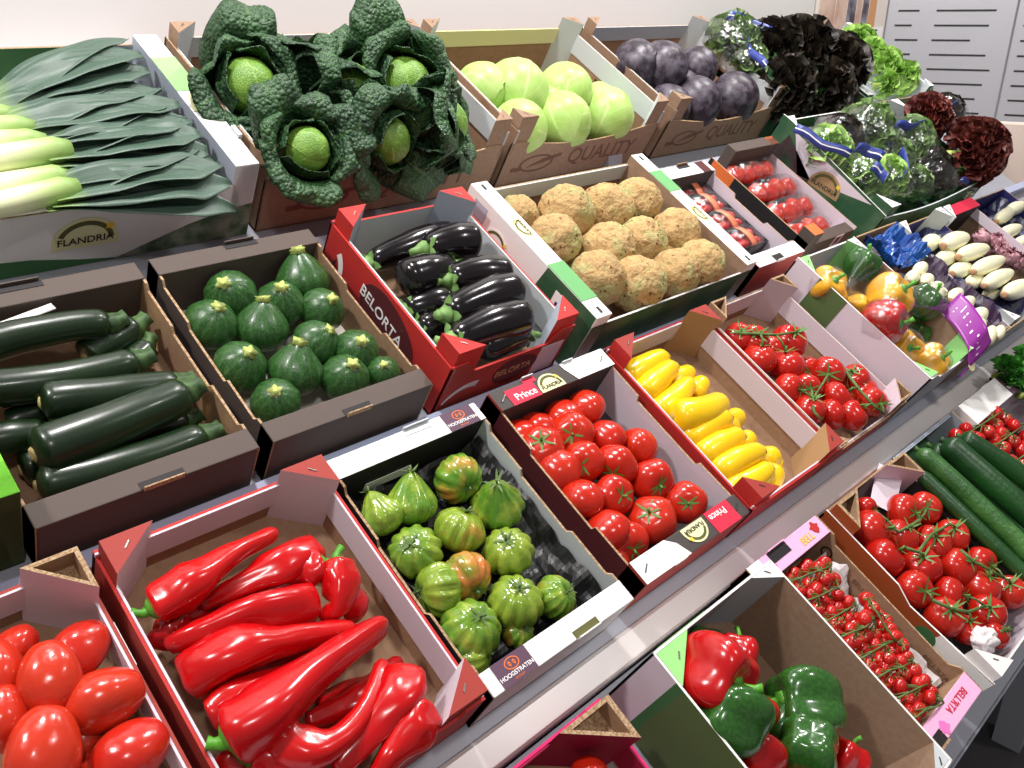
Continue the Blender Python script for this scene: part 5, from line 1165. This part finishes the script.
# bagged lettuces: leaves inside a clear bag closed with printed blue tape
def bag_mesh(s, rx, ry, rz): 
    def fn(th, ph):
        d = Vector((sin(th)*cos(ph), sin(th)*sin(ph), cos(th))); r = 1.12 + .10*nz(d, 2.2, s) + .05*nz(d, 6, s)
        t = d.y; return Vector((d.x*rx*(1 if t < .3 else 1-.35*(t-.3)), d.y*ry*1.15, d.z*rz*(1 if t < .3 else 1-.75*(t-.3))))*r
    return MB().blob(fn, 32, 22).mesh('film_bag', m['film'])
for i, (px, py, rp, ax, h, mat, tape, ph) in enumerate([
 (733, 42, 20, (-.2, -.4, .8), .14, 'lettm', ((728, 15), (750, 22), (775, 36)), 'bagged pale lettuce with blue tape, far left beside the red cabbages'),
 (748, 64, 15, (0, -.6, .7), .12, 'lettm', ((741, 32), (750, 50), (766, 66)), 'bagged lettuce with a bent blue tape, below the leftmost bag'),
 (826, 150, 18, (-.2, -.5, .8), .17, 'lett', ((795, 128), (822, 143), (850, 155)), 'bagged green lettuce under a long blue printed tape, at the crate\'s left'),
 (838, 138, 17, (-.1, -.4, .9), .17, 'oak', None, 'bagged brown lettuce behind the long blue tape'),
 (868, 130, 20, (.1, -.4, .9), .18, 'lettm', ((856, 148), (868, 150), (882, 158)), 'bagged mixed lettuce at the back middle of the crate'),
 (862, 178, 20, (0, -.7, .6), .14, 'lett', ((872, 166), (882, 172), (885, 180)), 'bagged curly green lettuce in the front middle'),
 (885, 178, 16, (.1, -.7, .6), .15, 'lett', ((900, 150), (908, 168), (902, 178)), 'bagged lettuce with crossed blue tapes at the front'),
 (908, 142, 18, (.2, -.5, .7), .18, 'lettm', ((896, 124), (910, 127), (924, 124)), 'bagged green lettuce with a dark blue band, right of the middle'),
 (846, 168, 14, (0, -.7, .6), .13, 'lettm', None, 'bagged pale lettuce pressed against the crate side above the badge'),
 (893, 158, 14, (.1, -.6, .7), .15, 'lettm', None, 'bagged pale lettuce wedged between the crossed blue tapes and the back bags'),
 (912, 182, 13, (.1, -.7, .6), .12, 'lettm', None, 'bagged pale lettuce low behind the middle of the front panel'),
 (928, 172, 17, (.2, -.7, .6), .14, 'oak', None, 'bagged brown and green lettuce near the front right'),
 (953, 182, 13, (.3, -.7, .5), .12, 'lettm', ((960, 180), (968, 182), (976, 178)), 'bagged lettuce tucked under the large frilly head'),
 (945, 112, 13, (.3, -.3, .8), .20, 'oak', ((942, 104), (948, 106), (956, 104)), 'bagged dark lettuce at the back right against the partition'),
]):
    c, r = ball_at(px, py, rp*1.25, h); rt = empty('bagged_lettuce', SF @ Matrix.Translation(c), ph, 'lettuce', 'bagged lettuces')
    mb = MB(); frills(mb, 60, r*.98, .62, .22, 5, i+40, 1.1, -.5, 12, 5, .35, .5)
    o = mb.build('leaves', m[mat], rt); o.matrix_basis = zalign(ax, i*1.3)
    b = child('film_bag', bag_mesh(i, r*1.15, r*1.15, r*.95), rt)
    if tape:
        Q = [at(p[0], p[1], h+r/1.0*.9) - c for p in tape]; w = r*.2; P = []
        pts = [Q[0].lerp(Q[1], t/4) for t in range(4)] + [Q[1].lerp(Q[2], t/4) for t in range(5)]
        tb = MB(); n_ = len(pts)
        tb.grid(lambda u, v: pts[min(int(v*(n_-1)), n_-2)].lerp(pts[min(int(v*(n_-1)), n_-2)+1], v*(n_-1)-min(int(v*(n_-1)), n_-2)) + Vector((.45, .2, .87))*(w*(u-.5)*2) + Vector((0, 0, .004*sin(v*9))), 2, n_-1)
        tb.build('blue_tape', m['plastic'], rt, solid=.001)
        tl = MB(); tl.grid(lambda u, v: pts[min(int(v*(n_-1)), n_-2)].lerp(pts[min(int(v*(n_-1)), n_-2)+1], v*(n_-1)-min(int(v*(n_-1)), n_-2)) + Vector((.45, .2, .87))*(w*.14*(u-.5)*2) + Vector((0, 0, .0012+.004*sin(v*9))), 2, n_-1)
        tl.build('tape_print', m['wlabel'], rt)
# herbs, bottom right
lettuce([(1006, 372, 14, (0, -.3, .9), .07, 'at the left of the dark gray tray'), (1026, 362, 14, (0, -.3, .9), .08, 'at the back of the dark gray tray'), (1030, 392, 14, (0, -.3, .9), .07, 'at the front of the dark gray tray')],
 'herb_bunch', m['herb'], 'bright green leafy bunch', 'herbs', 'green herbs in the dark gray tray', [dict(count=80, L=.7, amp=.2, freq=4, half=.7, nu=8, nv=5, upright=.7)])

# leeks: white shaft at the left, straps of blue green leaf to the right
def strap(mb, base, d0, up_, L, w, drop, side, s, fold=.35, tw=0):
    """one V-folded leaf leaving the shaft"""
    pts = []; n = 18
    for i in range(n+1):
        t = i/n; pts.append(base + d0*(L*t) + up_*(drop[0]*t + drop[1]*t*t) + side*(drop[2]*t*t) + Vector((0, 0, .004*nz((t*4, s, 2), 1))))
    x = Vector((0, 1, 0))
    def g(u, v):
        k = v*n; i = min(int(k), n-1); p = pts[i].lerp(pts[i+1], k-i); t = (pts[i+1]-pts[i]).normalized()
        sd = t.cross(Vector((0, 0, 1))).normalized(); sd = (sd*cos(tw*v) + Vector((0, 0, 1))*sin(tw*v)); nr = sd.cross(t)
        ww = w*(.62+.5*sin(pi*min(1, .15+v*.72)))*(1-max(0, v-.82)/.18*.75); q = (u-.5)*2
        return p + sd*(q*ww) + nr*(-fold*ww*(1-abs(q))*(1-.5*v) + .003*sin(v*11+s)*q + .10*ww*nz((q*2, v*6, s), 1, s))
    o = len(mb.v); mb.grid(g, 8, 26)
    for i in range(o, len(mb.v)): u, v = mb.uv[i]; mb.uv[i] = (.22+.78*v, u)
for i, (a, ha, b, hb, rp, rise, sprd, ph) in enumerate([
 ((-40, 214), .125, (50, 193), .13, 12, .02, .02, 'nearest the front panel, shaft cut by the picture edge'),
 ((-50, 194), .12, (42, 180), .125, 12, .01, -.01, 'second from the front with a shining white shaft'),
 ((-60, 168), .135, (42, 153), .14, 13, .015, .015, 'third from the front, leaves folded over at the ledge'),
 ((-70, 146), .13, (16, 143), .14, 12, .02, .02, 'fourth from the front with a yellow green neck'),
 ((-80, 128), .13, (4, 128), .14, 11, .03, .03, 'fifth from the front, mostly leaf in view'),
 ((-90, 122), .12, (-14, 117), .125, 11, .03, .05, 'sixth from the front, leaves rising to the right'),
 ((-90, 116), .10, (-10, 108), .115, 10, .10, .14, 'near the back with leaves fanning up to the corner'),
 ((-60, 186), .07, (60, 172), .08, 12, .01, .0, 'low under the front ones'), ((-60, 150), .07, (60, 140), .08, 12, .02, .03, 'low in the middle of the crate'), ((-60, 118), .07, (40, 112), .08, 12, .03, .05, 'low towards the back'),
]):
    A, B = span(a, ha, b, hb); r = rp*depth(B)/FPX; d = (B-A).normalized(); rt = empty('leek', SF @ Matrix.Translation(B), 'leek with white shaft, ' + ph, 'leek', 'leeks in the white crate')
    mb = MB(); n = 12; P = [(A-B)*(1-t/n) for t in range(n+1)] + [d*.02, d*.045]; o = 0
    mb.tube(P, [r*(1+.12*t/n) for t in range(n+1)] + [r*1.15, r*.7], 18)
    for k in range(len(mb.v)): t = (k//18)/(n+2); mb.uv[k] = (.22*max(0, (t-.45)/.55), (k % 18)/18*3 % 1)
    mb.build('shaft', m['leek'], rt)
    mb = MB(); xr = .752 - B.x
    for k in range(5):
        sgn = (k-2)/2; L = max(.16, xr)*(1-.05*abs(sgn)) - .01*(k % 3); v_room = (1.545-B.y); 
        ang = sgn*.16 + sprd*2.0; dd_ = Vector((cos(ang), sin(ang), 0))
        strap(mb, Vector((-.012+.006*k, sgn*r*.55, -r*.35+r*.3*(k % 3))), dd_, Vector((0, 0, 1)), min(L/cos(ang), (1.53-B.y)/max(.05, sin(ang)) if ang > 0 else 9), r*(1.5+.5*((k*5) % 3)/2), (rise*1.3+.012*(k % 3), -rise*.9-.034+.008*(k % 2), .02*sgn), Vector((0, 1, 0)), i*9+k, .45, .5*sgn)
    mb.build('leaves', m['leek'], rt, solid=.0012)
# cucumbers
for i, (a, b, h, rp, mat, ph) in enumerate([
 ((918, 450), (1040, 566), .075, 11, 'cucr', 'knobbly lighter one lying on top'), ((944, 441), (1045, 530), .075, 14, 'cuc', 'wide dark one in the middle of the crate'), ((960, 437), (1045, 495), .07, 12, 'cuc', 'dark one by the gray right panel'),
 ((918, 472), (1035, 585), .055, 9, 'cuc', 'thin one against the left panel'), ((930, 446), (1040, 548), .04, 12, 'cuc', 'lying below the knobbly one'), ((960, 455), (1045, 520), .035, 12, 'cuc', 'deep under the wide dark one')]):
    A, B = span(a, h, b, h); F, L = long_frame(A, B); r = rp*depth(A)/FPX*.9
    B2 = A + (B-A).normalized()*min(L, .36); F, L = long_frame(A, B2)
    rt = empty('cucumber', SF @ F, 'long green cucumber, ' + ph, 'cucumber', 'cucumbers in the gray sided crate')
    P = pathpts(L, .004*(-1)**i, .003, i, .002); MB().tube(P, [r*cappro(t, .08, .08) for t in ts], 18, 0, lambda t, a_: 1+.03*cos(8*a_)).build('body', m[mat], rt)
    MB().tube([P[0]+Vector((.002, 0, 0)), P[0]-Vector((.004, 0, 0)), P[0]-Vector((.009, 0, 0))], [r*.3, r*.2, r*.24], 8).build('stem', m['zstem'], rt)
# chicory
def chic(s):
    mb = MB(); tt = [0, .03, .08, .16, .26, .38, .5, .62, .74, .84, .92, .97, 1]
    R = [.62*min(1, (t/.16)**.45 if t > 0 else .55)*1.55*(sin(pi*min(1, .22+t*.70))) * (1 if t < .9 else max(.08, (1-t)/.1*.9+.1)) for t in tt]; R[0] = .42
    mb.tube([(t*3.6-1.8, .05*sin(t*3), 0) for t in tt], [max(.05, q) for q in R], 18, 0, lambda t, a: 1+.03*cos(3*a+2*t)); 
    for i, f in enumerate(mb.f):
        z = sum(mb.v[k][0] for k in f)/len(f); 
        if z > 1.25: mb.mi[i] = 1
    return mb.mesh('chicory_body', [m['endive'], m['endtip']])
CH_ = [chic(0)]; CUT = MB().tube([(-1.79, 0, 0), (-1.83, 0, 0), (-1.85, 0, 0)], [.40, .38, .2], 12).mesh('cut_base', m['endcut'])
def chicory(items, base, group):
    for i, (a, b, h, rp, ph) in enumerate(items):
        A, B = span(a, h, b, h); F, L = long_frame(A, B); r = rp*depth(A)/FPX
        rt = empty('chicory', SF @ F @ Matrix.Diagonal((L/3.65, r, r, 1)), base + ' ' + ph, 'chicory', group); child('body', CH_[0], rt); child('cut_base', CUT, rt)
chicory([((943, 246), (969, 236), .12, 10, 'at the back of the blue lined crate'), ((958, 257), (990, 247), .12, 9, 'second from the back on the right'), ((973, 272), (1006, 258), .12, 9, 'third from the back on the right'), ((984, 286), (1014, 271), .12, 9, 'fourth from the back on the right'), ((1004, 295), (1036, 283), .12, 10, 'nearest the front post'),
 ((925, 247), (938, 238), .09, 9, 'upright at the back left'), ((938, 262), (956, 254), .09, 9, 'second down the left side'), ((952, 274), (971, 266), .09, 9, 'third down the left side'), ((968, 285), (983, 277), .09, 8, 'fourth down the left side'), ((985, 297), (998, 291), .08, 7, 'low in the front left')], 'plump white chicory', 'large chicory in the blue lined crate')
chicory([((996, 222), (1016, 208), .09, 7, 'at the back of the dark wrap'), ((1000, 236), (1022, 226), .09, 7, 'in the middle of the dark wrap'), ((1008, 212), (1026, 204), .09, 7, 'behind, at the far edge'), ((1014, 246), (1034, 238), .08, 7, 'lowest one at the edge of the picture')], 'yellow tipped chicory', 'chicory in dark wrap at the right edge')
chicory([((916, 273), (926, 264), .16, 7, 'topmost in the small pack'), ((908, 282), (918, 272), .16, 7, 'at the pack\'s left end'), ((922, 284), (932, 276), .16, 7, 'in the pack\'s second row'), ((932, 292), (942, 284), .16, 7, 'by the crate wall in the upper pack'), ((936, 296), (946, 290), .16, 6, 'below the badge'), ((950, 300), (962, 290), .16, 7, 'first in the lower pack'), ((948, 316), (958, 304), .16, 7, 'left one of the lower pack'), ((960, 308), (974, 298), .16, 7, 'second row of the lower pack'), ((956, 326), (966, 312), .16, 7, 'third row of the lower pack by the label'), ((974, 320), (986, 310), .16, 8, 'by the right side of the lower pack'), ((972, 334), (984, 320), .16, 8, 'fat one low in the lower pack'), ((986, 344), (994, 326), .16, 7, 'lowest of the lower pack'), ((996, 338), (1003, 326), .16, 6, 'with a yellow tip at the pack\'s corner')], 'small pale chicory', 'small chicory packs')
# dark paper behind chicory packs, blue foil
for x0, x1, v0, v1, h, mt, lb, s in ((2.195, 2.37, .40, .52, .15, 'bluefoil', 'crinkled bright blue foil behind the small chicory', 5), (2.455, 2.74, .15, .52, .075, 'navyfoil', 'dark blue paper lining under the large white chicory', 6), (3.07, 3.38, .16, .52, .055, 'navyfoil', 'dark wrap under the chicory at the right edge', 8), (2.195, 2.40, .15, .40, .125, 'eggd', 'dark purple tray paper under the small chicory', 9)):
    o = MB().grid(crumple(x0, x1, v0, v1, h, .025, 5, s), 26, 26).build('paper_liner', m[mt], None, False, solid=.001); o.matrix_basis = SF; tag(o, lb, 'paper')
# purple labelled film band hanging over the crate front
Q = [at(*p) for p in ((950, 303, .185), (962, 318, .185), (978, 338, .185), (982, 352, .165), (973, 364, .135), (964, 370, .105))]; Wd = [.045, .042, .042, .05, .055, .045]
def band(w, lift):
    def g(u, v):
        k = v*5; i = min(int(k), 4); f = k-i; p = Q[i].lerp(Q[i+1], f); ww = Wd[i]*(1-f)+Wd[i+1]*f
        return p + Vector((.72, .1, .68))*(ww*1.1*w*(u-.5)*2) + Vector((0, -lift*.3, lift + .006*sin(v*8)))
    return g
bl = MB().grid(band(.75, 0), 8, 24).build('label_film', m['bagpurple'], None, True, solid=.0008); bl.matrix_basis = SF; tag(bl, 'purple printed film label curling over the front of the crate', 'label')
mb = MB(); gg = band(.75, .002)
for k in range(9):
    v = .08+.06*k; u0 = .3 + .06*(k*3 % 4); 
    for q in range(2 if k < 4 else 1): w_ = .05+.05*(k*5 % 3); mb.add([gg(u0+.16*q, v), gg(u0+.16*q+w_, v), gg(u0+.16*q+w_, v+.012), gg(u0+.16*q, v+.012)], [(0, 1, 2, 3)])
mb.build('white_print', m['wlabel'], bl, False)
cc = gg(.45, .84); mb = MB(); mb.prism([(.014*cos(2*pi*i/20), .014*sin(2*pi*i/20)) for i in range(20)], 0, .001); mb.build('round_print', m['cream'], bl, False).matrix_basis = zalign((-.1, -.5, .8), 0, cc)
# radicchio
def rad_mesh(s):
    mb = MB(); rosette(mb, 6, .8, s, flare=.2, ruffle=.16, rf=2, wid=.8, nu=12, nv=12, top=1.5); rosette(mb, 4, .6, s+2, flare=.1, ruffle=.16, rf=2, wid=.9, nu=10, nv=12, top=1.5); return mb.mesh('radicchio_head', m['radic'])
RD = [rad_mesh(s) for s in range(2)]
rounds([(982, 238, 9, 976, 230, None, 'at the back left'), (996, 242, 9, 998, 234, None, 'second along the back'), (1002, 250, 9, 1000, 243, None, 'in the middle of the crate'), (1010, 258, 10, 1010, 250, None, 'fourth towards the front'), (1018, 262, 10, 1020, 255, None, 'at the edge of the picture'), (988, 250, 8, 986, 245, .05, 'low by the blue wall')], 'radicchio', RD, 'head', lambda i, s: [], 'red and white radicchio', 'radicchio', 'radicchio in the crate with the red label', .085)

# ------------------------------------------------------------------ trusses
def truss(items, stem_px, name, label, cat, group, bodies, h, rp, cal=True, stem_r=.0032, box=None):
    """stem path in (px,py,height); each fruit hangs on a short stalk"""
    S = [at(*p) for p in stem_px]; o0 = S[len(S)//2]; rt = empty(name, SF @ Matrix.Translation(o0), label, cat, group)
    mb = MB(); mb.tube([p-o0 for p in S], [stem_r*1.2]+[stem_r]*(len(S)-2)+[stem_r*.8], 7)
    for i, it in enumerate(items):
        px, py = it[0], it[1]; q = it[2] if len(it) > 2 else rp; hh = it[3] if len(it) > 3 else h
        c, r = ball_at(px, py, q*1.04, hh); c = inside(c, *box, r*.95) if box else c; near = min(S, key=lambda p: (p-c).length)
        d = (near-c).normalized(); d = (d + Vector((0, 0, .5))).normalized()
        top = c + d*r*.8; mb.tube([near-o0, (near*.5+top*.5)-o0+Vector((0, 0, .004)), top-o0], [stem_r*.75, stem_r*.7, stem_r*.8], 6)
        b = child('tomato', bodies[i % len(bodies)], rt, Matrix.Translation(c-o0) @ zalign(d, i*1.2, (0, 0, 0), r))
        if cal: child('calyx', CALV[i % 3], b)
    mb.build('vine_stem', m['vine'], rt); return rt
BXC = (1.55, 1.845, .14, .52); BXD = (1.435, 1.725, -.33, .04)
GV = 'tomato trusses in the kraft crate'
truss([(739, 337, 15), (752, 341, 17), (757, 360, 17), (789, 342, 18), (786, 366, 18), (772, 349, 15, .06), (726, 350, 13, .05)], [(738, 333, .10), (760, 334, .115), (776, 335, .115), (796, 332, .115)], 'vine_tomatoes', 'truss of red vine tomatoes in the back left of the kraft crate', 'tomatoes', GV, VTOM, .08, 17, box=BXC)
truss([(784, 392, 16), (806, 388, 14), (827, 374, 17), (802, 414, 16), (806, 372, 15, .045)], [(812, 400, .1), (814, 412, .105), (822, 420, .1)], 'vine_tomatoes', 'truss of red vine tomatoes in the middle and left of the kraft crate', 'tomatoes', GV, VTOM, .08, 17, box=BXC)
truss([(836, 398, 17), (854, 379, 15), (862, 392, 15, .07), (878, 408, 15), (856, 419, 16), (832, 414, 15, .07), (870, 398, 14, .05)], [(846, 372, .095), (858, 388, .11), (872, 404, .115), (884, 414, .10)], 'vine_tomatoes', 'truss of red vine tomatoes in the front right of the kraft crate', 'tomatoes', GV, VTOM, .08, 16, box=BXC)
GB = 'large tomato trusses below the rail'
truss([(870, 531, 21), (904, 512, 18), (928, 505, 16), (900, 537, 18), (866, 508, 11, .04)], [(920, 520, .06), (910, 526, .065), (898, 532, .065)], 'vine_tomatoes', 'truss of large red tomatoes at the back left of the rust crate', 'tomatoes', GB, VTOM, .035, 19, box=BXD)
truss([(884, 558, 20), (921, 566, 19), (932, 543, 18), (955, 532, 17)], [(906, 548, .065), (918, 552, .07), (932, 534, .07), (950, 524, .07)], 'vine_tomatoes', 'truss of large red tomatoes in the middle left of the rust crate', 'tomatoes', GB, VTOM, .035, 19, box=BXD)
truss([(957, 567, 19), (983, 560, 16), (981, 588, 18), (1009, 592, 17)], [(960, 550, .065), (975, 562, .07), (990, 570, .07), (1004, 578, .065)], 'vine_tomatoes', 'truss of large red tomatoes on the right of the rust crate', 'tomatoes', GB, VTOM, .035, 18, box=BXD)
truss([(912, 592, 19), (949, 594, 17), (987, 613, 18), (944, 617, 20), (966, 630, 15)], [(932, 600, .065), (950, 608, .07), (968, 612, .07), (985, 606, .065)], 'vine_tomatoes', 'truss of large red tomatoes at the front of the rust crate', 'tomatoes', GB, VTOM, .035, 18, box=BXD)
truss([(1003, 642, 14)], [(1000, 632, .05), (1006, 630, .05), (1012, 630, .05)], 'vine_tomatoes', 'single large tomato beside the crumpled tissue in the rust crate', 'tomato', GB, VTOM, .03, 14, box=BXD)
rt = MB().blob(lambda th, ph: Vector((sin(th)*cos(ph)*.03, sin(th)*sin(ph)*.022, cos(th)*.02))*(1+.4*nz((sin(th)*cos(ph), sin(th)*sin(ph), cos(th)), 3, 4)), 26, 18).build('crumpled_tissue', m['tissue']); rt.matrix_basis = SF @ Matrix.Translation(at(984, 640, .055)); tag(rt, 'crumpled white tissue at the front of the large vine tomatoes', 'tissue')
nt = MB().grid(lambda u, v: ((u-.5)*.12, (v-.5)*.055, .012*u*u-.006*v), 6, 6).build('paper_note', m['lilac']); nt.matrix_basis = SF @ axes((.9, .4, 0), (-.4, .9, 0), (0, 0, 1), at(886, 489, .03)); tag(nt, 'pale lilac paper sheet between the torn post and the vine tomatoes', 'paper')
# cherry trusses
CHB = [tomato_mesh('cherry_body', m['cherry'], 30, .92, 4, .0, .1)]
rr = random.Random(3)
spots = [((790, 582), (830, 566), 'along the back ledge'), ((798, 604), (838, 586), 'second from the back'), ((818, 626), (856, 604), 'third from the back'), ((838, 640), (874, 622), 'fourth from the back, beside white tissue'), ((852, 664), (896, 640), 'fifth from the back'), ((872, 682), (912, 660), 'sixth from the back'), ((890, 700), (930, 682), 'seventh from the back'), ((908, 720), (944, 702), 'nearest the pink front ledge'), ((868, 600), (900, 646), 'along the right panel')]
for i, (a, b, ph) in enumerate(spots):
    st_ = [(a[0]+(b[0]-a[0])*t/4, a[1]+(b[1]-a[1])*t/4 + rr.uniform(-2, 2), .055+.008*sin(t)) for t in range(5)]; it = []
    for k in range(11):
        t = (k+.5)/11; s_ = 1 if k % 2 else -1; it.append((a[0]+(b[0]-a[0])*t + s_*rr.uniform(2, 7), a[1]+(b[1]-a[1])*t + s_*rr.uniform(3, 9) + 2, rr.uniform(6.2, 8.2), rr.uniform(.02, .045)))
    truss(it, st_, 'cherry_tomatoes', 'truss of cherry tomatoes ' + ph, 'tomatoes', 'cherry tomato trusses in the pink tray', CHB, .03, 7, True, .0016, (1.15, 1.386, -.29, .02))
o = MB().grid(crumple(1.16, 1.38, -.29, -.0, -.03, .03, 7, 12), 30, 36).build('paper_liner', m['tissue'], None, False, solid=.001); o.matrix_basis = SF; tag(o, 'white tissue showing between the cherry tomatoes', 'paper')
# small trusses at the right edge
for i, (a, b, ph) in enumerate([((958, 440), (1004, 410), 'at the back of the crate'), ((972, 462), (1024, 425), 'second row'), ((992, 478), (1040, 444), 'third row'), ((1012, 496), (1050, 462), 'lowest row')]):
    st_ = [(a[0]+(b[0]-a[0])*t/4, a[1]+(b[1]-a[1])*t/4, .06) for t in range(5)]; it = []
    for k in range(10):
        t = (k+.5)/10; s_ = 1 if k % 2 else -1; it.append((a[0]+(b[0]-a[0])*t + s_*rr.uniform(1, 5), a[1]+(b[1]-a[1])*t + s_*rr.uniform(3, 8)+2, rr.uniform(6.5, 8), rr.uniform(.03, .05)))
    truss(it, st_, 'cherry_tomatoes', 'truss of small red tomatoes, ' + ph + ' at the right edge', 'tomatoes', 'small tomato trusses at the right edge', CHB, .03, 8, True, .0018)
# a red fruit under the torn magenta corner
rounds([(590, 772, 19, None, None, .02, 'beside the torn magenta corner below the rail')], 'tomato', TOM, 'body', lambda i, s: [], 'single red tomato', 'tomato', None, .02)

# ------------------------------------------------------------------ wrapped things
# film-wrapped bell peppers
for i, (rx, c0, h, tray, fr, ph) in enumerate([
 (34, (846, 288), .145, False, [(827, 285, 18, 'y', (-.2, -.3, .9)), (857, 306, 12, 'y', (.3, -.6, .5)), (862, 264, 17, 'g', (.3, .2, .7)), (836, 300, 12, 'y', (0, -.6, .4))], 'film pack of yellow and green peppers at the back left'),
 (40, (902, 306), .165, True, [(890, 296, 22, 'y', (.1, -.3, .9)), (884, 322, 23, 'r', (.1, -.75, .6)), (926, 302, 18, 'g', (.3, 0, .8))], 'film pack with red, yellow and green peppers topping the pile'),
 (34, (917, 352), .12, False, [(904, 346, 17, 'y', (-.5, -.5, .5)), (930, 361, 18, 'y', (.1, -.4, .8)), (916, 334, 13, 'g', (.2, .3, .6))], 'film pack of yellow peppers at the front'),
]):
    c = at(c0[0], c0[1], h); rt = empty('wrapped_peppers', SF @ Matrix.Translation(c), ph + ' of the tall crate', 'peppers', 'film wrapped bell peppers'); C = []
    for j, (px, py, rp, k, ax) in enumerate(fr):
        q, r = ball_at(px, py, rp, h - (.03 if rp < 15 else 0)); C.append((q-c, r)); b = child('bell_pepper', {'y': BYL, 'r': BRD, 'g': BGR}[k][j % 2], rt, Matrix.Translation(q-c) @ zalign(ax, j, (0, 0, 0), r*.95)); child('stem', BS, b); b['label'] = {'y': 'yellow', 'r': 'red', 'g': 'green'}[k] + ' bell pepper under clear film'
    def fn(th, ph_):
        d = Vector((sin(th)*cos(ph_), sin(th)*sin(ph_), cos(th))); best = max(q.dot(d)+sqrt(max(0, (r*1.12)**2-(q.length**2-q.dot(d)**2))) if q.length**2-q.dot(d)**2 < (r*1.12)**2 and q.dot(d)+sqrt(max(0, (r*1.12)**2-(q.length**2-q.dot(d)**2))) > 0 else .012 for q, r in C); return d*(best*(1+.04*nz(d, 5, i)+.02*nz(d, 12, i)))
    MB().blob(fn, 44, 30).build('film', m['film'], rt)
# red flow packs
for i, (px, py, w, ph) in enumerate([(750, 172, 30, 'at the back of the crate'), (773, 190, 32, 'second from the back'), (790, 210, 34, 'third from the back'), (806, 230, 30, 'nearest the front ledge')]):
    c = at(px, py, .085 if i < 3 else .075); rt = empty('wrapped_pack', SF @ Matrix.Translation(c), 'film wrapped pack of red fruit, ' + ph, 'pack', 'red wrapped packs in the orange cornered crate')
    MB().box(-.105, .105, -.035, .035, -.036, -.028).build('tray', m['darktray'], rt, bevel=.003)
    for k in range(4): child('tomato', TOM[k], rt, Matrix.Translation((-.078+.052*k, .003*(-1)**k, -.002)) @ zalign((.2*(k-1.5), -.3, 1), k, (0, 0, 0), .030))
    MB().blob(lambda th, ph_: (lambda d: Vector((d.x*.112, d.y*.040, d.z*.034))*(1+.05*nz(d, 3, i)+.03*nz(d, 9, i)))(Vector((math.copysign(abs(sin(th)*cos(ph_))**.6, cos(ph_)), math.copysign(abs(sin(th)*sin(ph_))**.7, sin(ph_)), math.copysign(abs(cos(th))**.7, cos(th))))), 40, 24).build('film', m['film'], rt)
# punnets with orange labels
for i, (px, py, ph) in enumerate([(697, 186, 'at the back'), (714, 203, 'second from the back'), (731, 220, 'third from the back'), (748, 238, 'nearest the front ledge')]):
    c = inside(at(px, py, .075), 1.79, 1.994, .56, .955, .066); rt = empty('tomato_punnet', SF @ Matrix.Translation(c), 'black punnet of small red tomatoes with an orange label, ' + ph, 'punnet', 'punnets in the narrow white crate')
    MB().box(-.062, .062, -.036, .036, -.03, -.026).box(-.062, -.058, -.036, .036, -.026, .012).box(.058, .062, -.036, .036, -.026, .012).box(-.058, .058, -.036, -.032, -.026, .012).box(-.058, .058, .032, .036, -.026, .012).build('tray', m['darktray'], rt, False)
    for k in range(8): child('tomato', CHB[0], rt, Matrix.Translation((-.042+.028*(k % 4), -.014+.028*(k//4), -.002)) @ zalign((.1, .2, 1), k, (0, 0, 0), .0145))
    MB().blob(lambda th, ph_: (lambda d: Vector((d.x*.064, d.y*.038, d.z*.022-.002))*(1+.03*nz(d, 6, i)))(Vector((math.copysign(abs(sin(th)*cos(ph_))**.5, cos(ph_)), math.copysign(abs(sin(th)*sin(ph_))**.5, sin(ph_)), math.copysign(abs(cos(th))**.6, cos(th))))), 28, 16).build('film', m['film'], rt)
    MB().grid(lambda u, v: (-.012+.024*u, -.036+.072*v, .021-.010*abs(v-.5)**2*4), 2, 8).build('paper_label_or_light_patch', m['olabel'], rt, solid=.0006)
